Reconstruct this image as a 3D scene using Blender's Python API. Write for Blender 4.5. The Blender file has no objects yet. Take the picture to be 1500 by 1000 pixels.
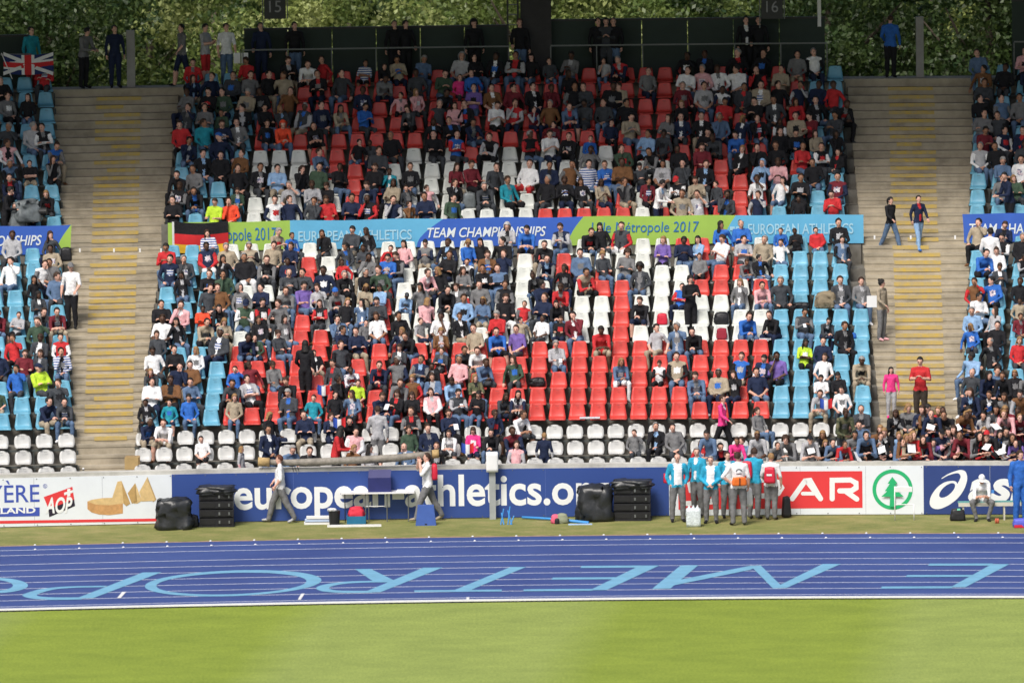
import bpy, bmesh, math, random
import numpy as np
from math import radians, sin, cos, pi, sqrt
from mathutils import Vector, Matrix, noise
random.seed(7)
C = bpy.context.scene.collection
sc = bpy.context.scene

# ---------------------------------------------------------------- camera, sky, sun, exposure
CAM_D, CAM_H, FPX = 200.0, 25.0, 11690.0
PT, RO, YA = radians(5.84), radians(-0.74), radians(0.25)
CP = Vector((0, -CAM_D, CAM_H))
FW = Vector((sin(YA)*cos(PT), cos(YA)*cos(PT), -sin(PT)))
RT0 = Vector((cos(YA), -sin(YA), 0)); UP0 = RT0.cross(FW)
RT = RT0*cos(RO)+UP0*sin(RO); UP = UP0*cos(RO)-RT0*sin(RO)
cam_d = bpy.data.cameras.new('camera'); cam = bpy.data.objects.new('camera', cam_d); C.objects.link(cam)
m = Matrix((RT, UP, -FW)).transposed().to_4x4(); m.translation = CP; cam.matrix_world = m
cam_d.sensor_width = 36; cam_d.lens = 36*FPX/1500; cam_d.clip_start = 5; cam_d.clip_end = 2000
cam_d.dof.use_dof = True; cam_d.dof.focus_distance = 208; cam_d.dof.aperture_fstop = 1.2
sc.camera = cam

SUN_EL, SUN_AZ = 52, -25      # azimuth of the sun seen from the stand: behind the camera, a little left
w = bpy.data.worlds.new('World'); sc.world = w; w.use_nodes = True
nt = w.node_tree; nt.nodes.clear()
sky = nt.nodes.new('ShaderNodeTexSky'); sky.sky_type = 'NISHITA'; sky.sun_disc = False
sky.sun_elevation = radians(SUN_EL); sky.sun_rotation = radians(180-SUN_AZ)
sky.air_density = 1.0; sky.dust_density = 4.0; sky.ozone_density = 1.0
bg = nt.nodes.new('ShaderNodeBackground'); bg.inputs[1].default_value = 0.098
wo = nt.nodes.new('ShaderNodeOutputWorld')
nt.links.new(sky.outputs[0], bg.inputs[0]); nt.links.new(bg.outputs[0], wo.inputs[0])
sun_d = bpy.data.lights.new('sun', 'SUN'); sun_d.energy = 2.8; sun_d.angle = radians(22); sun_d.color = (1, .96, .9)
sun = bpy.data.objects.new('sun', sun_d); C.objects.link(sun)
sd = Vector((sin(radians(SUN_AZ))*cos(radians(SUN_EL)), -cos(radians(SUN_AZ))*cos(radians(SUN_EL)), sin(radians(SUN_EL))))
sun.rotation_euler = sd.to_track_quat('Z', 'Y').to_euler(); sun.location = (0, -60, 60)
vs = sc.view_settings; vs.view_transform = 'Standard'; vs.look = 'None'; vs.gamma = 1; vs.exposure = 0.3; vs.use_curve_mapping = False
sc.cycles.max_bounces = 5; sc.cycles.diffuse_bounces = 3; sc.cycles.transmission_bounces = 3
sc.cycles.use_denoising = True

# ---------------------------------------------------------------- data
YS=[1.75, 2.5, 3.25, 4.0, 4.75, 5.5, 6.25, 7.0, 7.75, 8.5, 9.25, 10.0, 10.75, 11.5, 12.25, 14.0, 14.75, 15.5, 16.25, 17.0, 17.75, 18.5, 19.25, 20.0, 20.75]
ZS=[0.594, 0.935, 1.264, 1.723, 2.039, 2.375, 2.699, 3.016, 3.325, 3.649, 3.973, 4.31, 4.63, 4.903, 5.213, 5.889, 6.242, 6.621, 6.971, 7.331, 7.692, 8.069, 8.437, 8.827, 9.201]
ROWS=[
 (0, 'l', -12.66, 0.56, [(5, 'w')]),
 (0, 'c', -8.555, 0.525, [(36, 'w')]),
 (0, 'r', 12.42, 0.565, [(5, 'w')]),
 (1, 'l', -12.72, 0.56, [(5, 'w')]),
 (1, 'c', -8.555, 0.525, [(36, 'w')]),
 (1, 'r', 12.489, 0.565, [(5, 'w')]),
 (2, 'l', -12.781, 0.56, [(5, 'w')]),
 (2, 'c', -8.555, 0.525, [(36, 'w')]),
 (2, 'r', 12.557, 0.565, [(5, 'w')]),
 (3, 'l', -12.761, 0.54, [(5, 'b')]),
 (3, 'c', -8.432, 0.523, [(4, 'b'), (27, 'r'), (5, 'b')]),
 (3, 'r', 12.626, 0.565, [(5, 'b')]),
 (4, 'l', -12.822, 0.54, [(5, 'b')]),
 (4, 'c', -8.401, 0.523, [(4, 'b'), (27, 'r'), (5, 'b')]),
 (4, 'r', 12.695, 0.565, [(5, 'b')]),
 (5, 'l', -12.882, 0.54, [(5, 'b')]),
 (5, 'c', -8.37, 0.523, [(4, 'b'), (27, 'r'), (5, 'b')]),
 (5, 'r', 12.764, 0.565, [(5, 'b')]),
 (6, 'l', -12.943, 0.54, [(5, 'b')]),
 (6, 'c', -8.339, 0.523, [(4, 'b'), (27, 'r'), (5, 'b')]),
 (6, 'r', 12.832, 0.565, [(5, 'b')]),
 (7, 'l', -13.003, 0.54, [(5, 'b')]),
 (7, 'c', -8.308, 0.523, [(4, 'b'), (27, 'r'), (5, 'b')]),
 (7, 'r', 12.901, 0.565, [(5, 'b')]),
 (8, 'l', -13.063, 0.54, [(5, 'b')]),
 (8, 'c', -8.277, 0.523, [(4, 'b'), (3, 'w'), (2, 'r'), (2, 'w'), (1, 'r'), (11, 'w'), (1, 'r'), (7, 'w'), (5, 'b')]),
 (8, 'r', 12.97, 0.565, [(5, 'b')]),
 (9, 'l', -13.124, 0.54, [(5, 'b')]),
 (9, 'c', -8.246, 0.523, [(4, 'b'), (3, 'w'), (1, 'r'), (3, 'w'), (1, 'r'), (11, 'w'), (1, 'r'), (7, 'w'), (5, 'b')]),
 (9, 'r', 13.039, 0.565, [(5, 'b')]),
 (10, 'l', -13.184, 0.54, [(5, 'b')]),
 (10, 'c', -8.215, 0.523, [(4, 'b'), (3, 'w'), (1, 'r'), (3, 'w'), (1, 'r'), (3, 'w'), (1, 'r'), (7, 'w'), (1, 'r'), (7, 'w'), (5, 'b')]),
 (10, 'r', 13.107, 0.565, [(5, 'b')]),
 (11, 'l', -13.245, 0.54, [(5, 'b')]),
 (11, 'c', -8.184, 0.523, [(4, 'b'), (3, 'w'), (1, 'r'), (3, 'w'), (1, 'r'), (10, 'w'), (2, 'r'), (3, 'w'), (2, 'r'), (1, 'w'), (1, 'r'), (4, 'b')]),
 (11, 'r', 13.176, 0.565, [(5, 'b')]),
 (12, 'l', -13.305, 0.54, [(5, 'b')]),
 (12, 'c', -8.153, 0.523, [(4, 'b'), (3, 'w'), (1, 'r'), (3, 'w'), (1, 'r'), (8, 'w'), (1, 'r'), (1, 'w'), (1, 'r'), (4, 'w'), (3, 'r'), (1, 'w'), (4, 'b')]),
 (12, 'r', 13.245, 0.565, [(5, 'b')]),
 (13, 'l', -13.365, 0.54, [(5, 'b')]),
 (13, 'c', -8.122, 0.523, [(4, 'b'), (3, 'w'), (1, 'r'), (3, 'w'), (1, 'r'), (7, 'w'), (2, 'r'), (6, 'w'), (3, 'r'), (1, 'w'), (4, 'b')]),
 (13, 'r', 13.314, 0.565, [(5, 'b')]),
 (14, 'l', -13.426, 0.54, [(5, 'b')]),
 (14, 'c', -8.091, 0.523, [(3, 'b'), (23, 'w'), (3, 'r'), (3, 'w'), (3, 'b')]),
 (14, 'r', 13.383, 0.565, [(5, 'b')]),
 (15, 'l', -13.486, 0.54, [(5, 'b')]),
 (15, 'c', -8.06, 0.523, [(4, 'b'), (4, 'w'), (3, 'r'), (8, 'w'), (5, 'r'), (1, 'w'), (5, 'r'), (5, 'b')]),
 (15, 'r', 13.451, 0.565, [(5, 'b')]),
 (16, 'l', -13.547, 0.54, [(5, 'b')]),
 (16, 'c', -8.029, 0.523, [(4, 'b'), (5, 'w'), (2, 'r'), (11, 'w'), (2, 'r'), (4, 'w'), (3, 'r'), (4, 'b')]),
 (16, 'r', 13.52, 0.565, [(5, 'b')]),
 (17, 'l', -13.607, 0.54, [(5, 'b')]),
 (17, 'c', -7.998, 0.523, [(4, 'b'), (5, 'w'), (2, 'r'), (12, 'w'), (1, 'r'), (4, 'w'), (3, 'r'), (4, 'b')]),
 (17, 'r', 13.589, 0.565, [(5, 'b')]),
 (18, 'l', -13.668, 0.54, [(5, 'b')]),
 (18, 'c', -7.967, 0.523, [(4, 'b'), (4, 'w'), (3, 'r'), (12, 'w'), (1, 'r'), (3, 'w'), (6, 'r'), (2, 'b')]),
 (18, 'r', 13.658, 0.565, [(5, 'b')]),
 (19, 'l', -13.728, 0.54, [(5, 'b')]),
 (19, 'c', -7.936, 0.523, [(4, 'b'), (3, 'w'), (5, 'r'), (3, 'w'), (1, 'r'), (7, 'w'), (8, 'r'), (4, 'b')]),
 (19, 'r', 13.726, 0.565, [(5, 'b')]),
 (20, 'l', -13.788, 0.54, [(5, 'b')]),
 (20, 'c', -7.905, 0.523, [(4, 'b'), (29, 'r'), (2, 'b')]),
 (20, 'r', 13.795, 0.565, [(5, 'b')]),
 (21, 'l', -13.849, 0.54, [(5, 'b')]),
 (21, 'c', -7.874, 0.523, [(4, 'b'), (29, 'r'), (2, 'b')]),
 (21, 'r', 13.864, 0.565, [(5, 'b')]),
 (22, 'l', -13.909, 0.54, [(5, 'b')]),
 (22, 'c', -7.843, 0.523, [(4, 'b'), (29, 'r'), (2, 'b')]),
 (22, 'r', 13.932, 0.565, [(5, 'b')]),
 (23, 'l', -13.97, 0.54, [(5, 'b')]),
 (23, 'c', -7.812, 0.523, [(4, 'b'), (29, 'r'), (2, 'b')]),
 (23, 'r', 14.001, 0.565, [(5, 'b')]),
 (24, 'l', -14.03, 0.54, [(5, 'b')]),
 (24, 'c', -7.781, 0.523, [(3, 'b'), (30, 'r'), (2, 'b')]),
 (24, 'r', 14.07, 0.565, [(5, 'b')]),
]
OCC={
 (0, 'c'):[(7, 'jE'), (10, 'hF'), (11, 'lL'), (13, 'jB'), (14, 'k'), (27, 'rF'), (28, 'n'), (29, 's')],
 (1, 'c'):[(3, 'wKE6'), (10, 'p'), (15, 'wLE6'), (16, 'xL6'), (17, 'kLE'), (18, 'mE6'), (24, 'gKN3'), (25, 'kN2'), (26, 'g'), (34, 'qU'), (35, 'j')],
 (1, 'r'):[(0, 'k')],
 (2, 'c'):[(0, 'nGE4'), (1, 'wE6'), (8, 'nA4'), (9, 'nL'), (10, 'kE'), (17, 'nN6'), (18, 'wE6'), (30, 'gLE1'), (35, 'dB')],
 (2, 'r'):[(0, 'gL'), (1, 'g'), (2, 'pK')],
 (3, 'c'):[(0, 'kK'), (1, 'cK6'), (4, 'tFE'), (8, 'cK1'), (9, 'kLE'), (10, 'jL'), (12, 'kLP1'), (13, 'kLP'), (14, 'pL2'), (16, 'kLP'), (17, 'dLE'), (18, 'wLE'), (33, 'lE4'), (34, 'wL')],
 (3, 'l'):[(3, 'nE'), (4, 'dE1')],
 (3, 'r'):[(1, 'kLP')],
 (4, 'c'):[(2, 'jA3'), (5, 'lA2'), (9, 'kN'), (10, 'yK'), (12, 'gE'), (13, 'hF'), (14, 'jL'), (15, 'sE3'), (16, 'qF'), (27, 'jE1'), (28, 'tG'), (29, 'kLN'), (30, 'nE6'), (33, 'wK'), (34, 'kL')],
 (4, 'l'):[(1, 'eK6')],
 (4, 'r'):[(0, 'dB3')],
 (5, 'c'):[(0, 'dF6'), (1, 'nN4'), (4, 'bK'), (5, 'mL'), (6, 'gLP1'), (9, 'd'), (10, 'zKE'), (11, 'nE'), (18, 'eL3'), (23, 'jFE5'), (25, 'wKLP'), (26, 'tE'), (29, 'b'), (30, 'n'), (31, 'vN'), (33, 'wL'), (35, 'tGE4')],
 (5, 'l'):[(2, 'b3'), (3, 'yC3')],
 (5, 'r'):[(0, 's')],
 (6, 'c'):[(0, 'w'), (2, 'wF'), (9, 'dE1'), (15, 'dE'), (32, 'yLA2'), (33, 'n')],
 (6, 'l'):[(1, 'n'), (2, 'm'), (3, 'dL'), (4, 'iN1')],
 (6, 'r'):[(1, 'kB2')],
 (7, 'c'):[(5, 'eK'), (9, 'n'), (10, 'nA4'), (14, 'hFP1'), (16, 'tE6'), (17, 'bE6'), (18, 'vE6'), (22, 'rE6'), (25, 'l'), (26, 'jN1'), (27, 'kE1'), (34, 'kE')],
 (7, 'l'):[(2, 'r'), (4, 'rE')],
 (7, 'r'):[(1, 'k')],
 (8, 'c'):[(0, 'wE2'), (1, 'kL'), (3, 'tFP'), (5, 'kL'), (6, 'gL1'), (10, 'gK'), (11, 'wL1'), (12, 'kE2'), (13, 'gKE6'), (14, 'wN'), (15, 'kL'), (18, 'tK'), (19, 'wK'), (20, 'kK'), (21, 'mN'), (31, 'kE'), (32, 'dP'), (33, 'dKE')],
 (8, 'r'):[(0, 's2'), (1, 'lL'), (2, 'mK')],
 (9, 'c'):[(0, 'k'), (2, 'oK'), (3, 'kL'), (4, 'eCP1'), (5, 'kP'), (8, 'kL3'), (9, 'kF1'), (10, 'jL1'), (15, 'sE'), (16, 'jF'), (17, 'kP5'), (18, 'rK'), (19, 'n'), (20, 'kL1'), (24, 'kE6')],
 (9, 'l'):[(3, 'gE1'), (4, 'mE6')],
 (9, 'r'):[(0, 'w1')],
 (10, 'c'):[(2, 'd'), (3, 'h'), (4, 'gH'), (6, 'gE1'), (7, 'vP1'), (8, 'lL'), (9, 'gC'), (10, 'tFP1'), (11, 'sL'), (12, 'sKC'), (13, 'gL'), (14, 'kE3'), (15, 'gL'), (19, 'n'), (20, 'rE'), (26, 'bK'), (29, 'gFN'), (30, 'p1'), (34, 'dE'), (35, 'gE')],
 (10, 'r'):[(0, 'h'), (1, 'b2'), (2, 'k')],
 (11, 'c'):[(1, 'kL1'), (2, 'kA'), (3, 'e'), (6, 'dB'), (7, 'd'), (8, 'nT'), (9, 'kE'), (10, 'k'), (11, 'e'), (15, 'gL'), (16, 'k1'), (19, 'kU'), (20, 'kL'), (21, 'tE2'), (24, 'dQ1')],
 (11, 'l'):[(3, 'kLN1')],
 (12, 'c'):[(0, 'nT'), (4, 'kG5'), (10, 'g'), (12, 'kP1'), (14, 'k'), (15, 'wK'), (17, 'nN1'), (21, 'j'), (22, 'dF'), (23, 'gQ1'), (27, 'gKL2'), (29, 'gKE'), (30, 'kK')],
 (12, 'l'):[(2, 'wN'), (3, 'wN'), (4, 'g6')],
 (12, 'r'):[(0, 'bE2'), (1, 'wU1')],
 (13, 'c'):[(0, 'rP'), (2, 'n5'), (3, 'tGT'), (5, 't'), (12, 'pL'), (13, 'gL6'), (14, 'k'), (15, 'bFP1'), (16, 'kLN'), (17, 'k'), (25, 'vFA'), (26, 'nP'), (27, 'sL'), (28, 'wP'), (29, 'l3'), (30, 'tG'), (31, 'wK1'), (34, 'jL3')],
 (13, 'l'):[(4, 't')],
 (14, 'c'):[(2, 'iL'), (5, 't'), (6, 'bK3'), (8, 'kL'), (9, 'dP'), (10, 'kL1'), (17, 'lH'), (18, 'bE6'), (20, 'nP1'), (21, 'kE1'), (22, 'kL'), (23, 'dT5'), (28, 'bL'), (29, 'bB'), (31, 'bK'), (32, 'kKP'), (33, 'rK1'), (34, 'k')],
 (14, 'l'):[(4, 'dL')],
 (14, 'r'):[(0, 'tN'), (1, 'nP1')],
 (15, 'c'):[(0, 'k'), (2, 'yP'), (3, 'o'), (5, 'w'), (6, 'n'), (7, 'dN'), (8, 'rP'), (9, 'n'), (10, 'kN'), (11, 'n'), (12, 'hK'), (13, 'n'), (14, 'e'), (26, 't'), (27, 'l'), (28, 'dN'), (30, 'n'), (32, 'kK'), (34, 'rP')],
 (16, 'c'):[(0, 'k'), (1, 'k'), (6, 'lG'), (7, 'lP'), (8, 'kL'), (10, 'nE'), (11, 'tL'), (12, 'dK'), (13, 'pK'), (14, 'k'), (16, 'dG'), (17, 'c'), (19, 'k3'), (20, 'kP'), (21, 'kL'), (22, 'tLP'), (23, 'gN'), (24, 'mL'), (26, 'kC'), (27, 'tP'), (30, 'wN6'), (31, 'wLN6'), (32, 'k'), (34, 'm')],
 (17, 'c'):[(0, 'kE'), (1, 'g'), (3, 'k2'), (4, 'k'), (5, 's'), (6, 'kL'), (7, 'e'), (8, 'k'), (10, 'k'), (11, 'cK'), (12, 'k1'), (14, 'mL'), (15, 'mP2'), (16, 'dN'), (18, 'wT7'), (19, 'n'), (20, 'h'), (21, 'iT'), (22, 'b'), (23, 'h'), (24, 'dL'), (25, 'lL'), (30, 'sH'), (31, 'pP'), (33, 'k1')],
 (17, 'r'):[(2, 'wT2')],
 (18, 'c'):[(1, 'k'), (2, 'k'), (3, 'h'), (7, 'j'), (21, 'gN'), (26, 'k'), (27, 'mP'), (30, 'k'), (31, 'k'), (32, 'rA'), (33, 'kA')],
 (18, 'l'):[(4, 'kL')],
 (18, 'r'):[(1, 'k1')],
 (19, 'c'):[(0, 'nN'), (2, 'nC'), (9, 'kK6'), (10, 'dK'), (11, 'kB'), (13, 'kA3'), (14, 'bA'), (18, 'k'), (19, 'w8'), (20, 'k'), (21, 'bK'), (24, 's2'), (25, 'dL'), (27, 'kP'), (28, 'dE'), (29, 'bE'), (31, 'k'), (32, 'k'), (33, 'tL'), (34, 'kNL')],
 (19, 'l'):[(2, 'p'), (4, 'bE')],
 (19, 'r'):[(0, 'm'), (2, 'n')],
 (20, 'c'):[(0, 'r'), (1, 'c'), (2, 'nP'), (3, 'gE'), (5, 'oHE'), (7, 'k6E'), (14, 'kA'), (15, 'nE'), (25, 'gL'), (26, 'n'), (27, 'k'), (32, 't'), (33, 'm'), (34, 'd')],
 (20, 'l'):[(2, 'd'), (3, 'l'), (4, 'k')],
 (20, 'r'):[(0, 'g'), (1, 'd1')],
 (21, 'c'):[(0, 'd'), (1, 'gA'), (2, 'eK'), (3, 'k'), (4, 'kP'), (7, 'n'), (8, 'tL'), (9, 'bP'), (12, 'dLE'), (13, 'dG'), (14, 'pL'), (15, 'k'), (17, 'r'), (18, 'mK'), (19, 'h'), (20, 'jE6'), (21, 'd3'), (22, 'd'), (23, 'k'), (30, 'k1'), (31, 'd'), (33, 'k'), (34, 'k')],
 (21, 'r'):[(0, 'k'), (2, 'g')],
 (22, 'c'):[(0, 'g'), (1, 'kP'), (2, 'e'), (3, 'tG'), (4, 'k'), (5, 'hNE'), (9, 'n'), (15, 'vA'), (16, 'h6E'), (17, 'm'), (18, 'k'), (19, 'm'), (20, 'k'), (21, 'd'), (22, 'k'), (23, 't'), (26, 'm'), (27, 'l'), (28, 'wE'), (29, 'd'), (30, 't'), (31, 'k'), (32, 'n'), (33, 'n'), (34, 'r')],
 (22, 'l'):[(2, 'g'), (3, 'kL1')],
 (22, 'r'):[(0, 'd')],
 (23, 'c'):[(1, 'n'), (2, 'd'), (3, 'g'), (4, 'k'), (5, 't'), (7, 'kA'), (8, 'd'), (12, 'd3'), (13, 'e'), (14, 'xK'), (15, 'b'), (24, 'g'), (26, 'w'), (27, 'p'), (28, 'w'), (29, 'w'), (30, 'k'), (31, 't')],
 (23, 'l'):[(2, 'k')],
 (23, 'r'):[(0, 'h'), (1, 'k'), (2, 'k')],
 (24, 'c'):[(0, 'r'), (3, 'r'), (5, 'k'), (6, 'w'), (7, 'r'), (9, 'iK6'), (10, 'kK6'), (11, 't'), (14, 'lH'), (15, 'kL'), (16, 'k'), (17, 'k'), (19, 'dK'), (20, 'gP'), (22, 'lK'), (23, 'r'), (26, 'k'), (27, 'k'), (29, 'k'), (30, 'k'), (32, 'g')],
 (24, 'l'):[(4, 'rA')],
}
WALLP=[(0, 8.82, 'kF'), (0, 9.17, 'rK'), (0, 9.46, 'gL'), (1, 9.29, 'qU'), (0, 9.82, 'jL'), (0, 10.12, 'hF'), (0, 10.13, 'k'), (0, 9.87, 'kLK'), (0, 10.38, 'kF'), (0, 10.62, 'jK'), (0, 10.63, 'sZ'), (0, 10.77, 'hF'), (0, 11.01, 'rF'), (0, 11.24, 'mL'), (1, 11.37, 'hL'), (1, 11.63, 'nB'), (1, 11.92, 'tB'), (0, 11.49, 'vK'), (0, 11.68, 'nC'), (0, 11.92, 'pL'), (0, 12.15, 'kLK'), (1, 12.23, 'hZ'), (1, 12.44, 'kZ'), (0, 12.08, 'gL'), (0, 12.39, 'mZ'), (0, 12.7, 'rL'), (0, 13.07, 'kC'), (0, 13.38, 'd'), (0, 13.14, 'kL'), (0, 13.39, 'gL'), (0, 13.52, 'kL'), (1, 13.32, 'gZ'), (1, 13.51, 'pF'), (0, 12.69, 'k'), (1, 13.78, 'mZ'), (0, 13.62, 'vK'), (1, 13.02, 'wK'), (0, 12.56, 'gL'), (0, 12.87, 'nZ'), (0, 10.84, 'tF'), (0, 5.9, 'jU'), (0, 6.52, 'xLK'), (0, 7.11, 'lZ'), (0, 7.46, 'gZK'), (0, 7.99, 'gQ'), (0, 8.39, 'lC'), (0, 8.8, 'kFK'), (0, 8.98, 'jK')]

R = 120.0                      # the stand and the track curve round the bend of the oval
WY = 0.62                      # depth of the wall face
def bend(x): return -(x*x)/(2*R)
def Wp(x, y, z): return (x, y+bend(x), z)
def rotx(x): return -x/R
def at(px, py, y):             # point of the photograph on the curved surface at depth y
    yy = y
    for _ in range(6):
        v = FW+RT*((px-750)/FPX)+UP*((500-py)/FPX)
        p = CP+v*((yy-CP.y)/v.y); yy = y+bend(p.x)
    return p.x, p.z
def ground(px, py):            # point of the photograph on the ground
    v = FW+RT*((px-750)/FPX)+UP*((500-py)/FPX)
    p = CP+v*((0-CP.z)/v.z); return p.x, p.y

# ---------------------------------------------------------------- materials
MATS = {}
def nodemat(name):
    mt = bpy.data.materials.new(name); mt.use_nodes = True
    n = mt.node_tree; b = n.nodes['Principled BSDF']
    return mt, n, b
def surf(name, col, rough=.8, var=.12, scale=3., bump=.0, bscale=40., spec=.4, col2=None, detail=6, metal=0, sss=0):
    if name in MATS: return MATS[name]
    mt, n, b = nodemat(name)
    tc = n.nodes.new('ShaderNodeTexCoord'); no = n.nodes.new('ShaderNodeTexNoise')
    no.inputs['Scale'].default_value = scale; no.inputs['Detail'].default_value = detail; no.inputs['Roughness'].default_value = .65
    oi = n.nodes.new('ShaderNodeObjectInfo'); vm = n.nodes.new('ShaderNodeVectorMath'); vm.operation = 'MULTIPLY_ADD'; vm.inputs[1].default_value = (1, 1, 1)
    m0 = n.nodes.new('ShaderNodeMath'); m0.operation = 'MULTIPLY'; m0.inputs[1].default_value = 31.7; n.links.new(oi.outputs['Random'], m0.inputs[0])
    n.links.new(tc.outputs['Object'], vm.inputs[0]); n.links.new(m0.outputs[0], vm.inputs[2]); n.links.new(vm.outputs[0], no.inputs['Vector'])
    mr = n.nodes.new('ShaderNodeMapRange'); mr.inputs[1].default_value = .3; mr.inputs[2].default_value = .7
    n.links.new(no.outputs[0], mr.inputs[0])
    mx = n.nodes.new('ShaderNodeMix'); mx.data_type = 'RGBA'
    c2 = col2 or tuple(min(1, c*(1+var)) for c in col)
    c1 = col if col2 else tuple(c*(1-var) for c in col)
    mx.inputs[6].default_value = (*c1, 1); mx.inputs[7].default_value = (*c2, 1)
    n.links.new(mr.outputs[0], mx.inputs[0]); n.links.new(mx.outputs[2], b.inputs['Base Color'])
    b.inputs['Roughness'].default_value = rough; b.inputs['Specular IOR Level'].default_value = spec; b.inputs['Metallic'].default_value = metal
    if bump:
        nb = n.nodes.new('ShaderNodeTexNoise'); nb.inputs['Scale'].default_value = bscale; nb.inputs['Detail'].default_value = 4
        n.links.new(tc.outputs['Object'], nb.inputs['Vector'])
        bp = n.nodes.new('ShaderNodeBump'); bp.inputs['Strength'].default_value = bump; bp.inputs['Distance'].default_value = .02
        n.links.new(nb.outputs[0], bp.inputs['Height']); n.links.new(bp.outputs[0], b.inputs['Normal'])
    MATS[name] = mt
    return mt

CLOTH = dict(k=(.013,.013,.016), n=(.014,.022,.055), b=(.03,.13,.46), s=(.25,.4,.62), g=(.17,.17,.175), l=(.4,.4,.42), w=(.78,.78,.79),
             r=(.5,.03,.035), m=(.16,.02,.03), p=(.7,.38,.4), x=(.78,.05,.24), o=(.85,.09,.04), y=(.5,.72,.05), e=(.05,.085,.055),
             t=(.36,.3,.22), h=(.17,.08,.035), v=(.17,.11,.36), j=(.1,.16,.27), c=(.02,.26,.34), d=(.05,.055,.064), K=(.045,.035,.028), q=(.09,.1,.05), z=(.4,.4,.45), i=(.45,.5,.6), T=(.03,.34,.53), O=(.8,.2,.02))
CNAME = dict(k='black', n='navy', b='blue', s='light blue', g='grey', l='pale grey', w='white', r='red', m='maroon', p='pale pink', x='hot pink', o='orange', y='lime', e='dark green', t='beige', h='brown', v='purple', j='denim', c='teal', d='charcoal', q='camouflage', z='patterned', i='striped')
def cloth(c):
    nm = 'cloth_'+c+('_dark' if c.isupper() else '')
    if nm in MATS: return MATS[nm]
    col = CLOTH[c]
    if c in 'qzi':
        mt, n, b = nodemat(nm)
        tc = n.nodes.new('ShaderNodeTexCoord')
        if c == 'i':
            t = n.nodes.new('ShaderNodeTexWave'); t.bands_direction = 'Z'; t.inputs['Scale'].default_value = 5; t.inputs['Distortion'].default_value = 1
            cols = [(.0, (.05, .1, .3)), (.5, (.7, .7, .72))]
        else:
            t = n.nodes.new('ShaderNodeTexVoronoi'); t.inputs['Scale'].default_value = 14 if c == 'q' else 20
            cols = [(0, (.05, .06, .03)), (.35, (.14, .13, .07)), (.6, (.09, .1, .05))] if c == 'q' else [(0, (.7, .7, .72)), (.4, (.15, .16, .25)), (.6, (.6, .5, .55))]
        n.links.new(tc.outputs['Object'], t.inputs['Vector'])
        cr = n.nodes.new('ShaderNodeValToRGB'); cr.color_ramp.interpolation = 'CONSTANT'
        cr.color_ramp.elements[0].color = (*cols[0][1], 1); cr.color_ramp.elements[1].position = cols[1][0]; cr.color_ramp.elements[1].color = (*cols[1][1], 1)
        if len(cols) > 2:
            e = cr.color_ramp.elements.new(cols[2][0]); e.color = (*cols[2][1], 1)
        n.links.new(t.outputs['Color' if c != 'i' else 'Fac'], cr.inputs[0]); n.links.new(cr.outputs[0], b.inputs['Base Color'])
        b.inputs['Roughness'].default_value = .9
        MATS[nm] = mt; return mt
    return surf(nm, col, rough=.85, var=.22, scale=9, bump=.9, bscale=16, spec=.25)
SKIN = [surf('skin_%d' % i, c, rough=.55, var=.08, scale=12, spec=.35) for i, c in enumerate([(.68,.39,.30), (.58,.32,.23), (.36,.18,.11), (.10,.05,.032)])]
HAIRC = dict(black=(.012,.01,.009), brown=(.045,.022,.012), fair=(.3,.17,.07), grey=(.3,.29,.28), auburn=(.12,.035,.015))
def hairm(c): return surf('hair_'+c, HAIRC[c], rough=.6, var=.35, scale=30, bump=.8, bscale=60)
M_face = surf('face_dark', (.03,.018,.015), rough=.5)
def plain(name, col, rough=.5, **k): return surf(name, col, rough=rough, **k)

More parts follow.
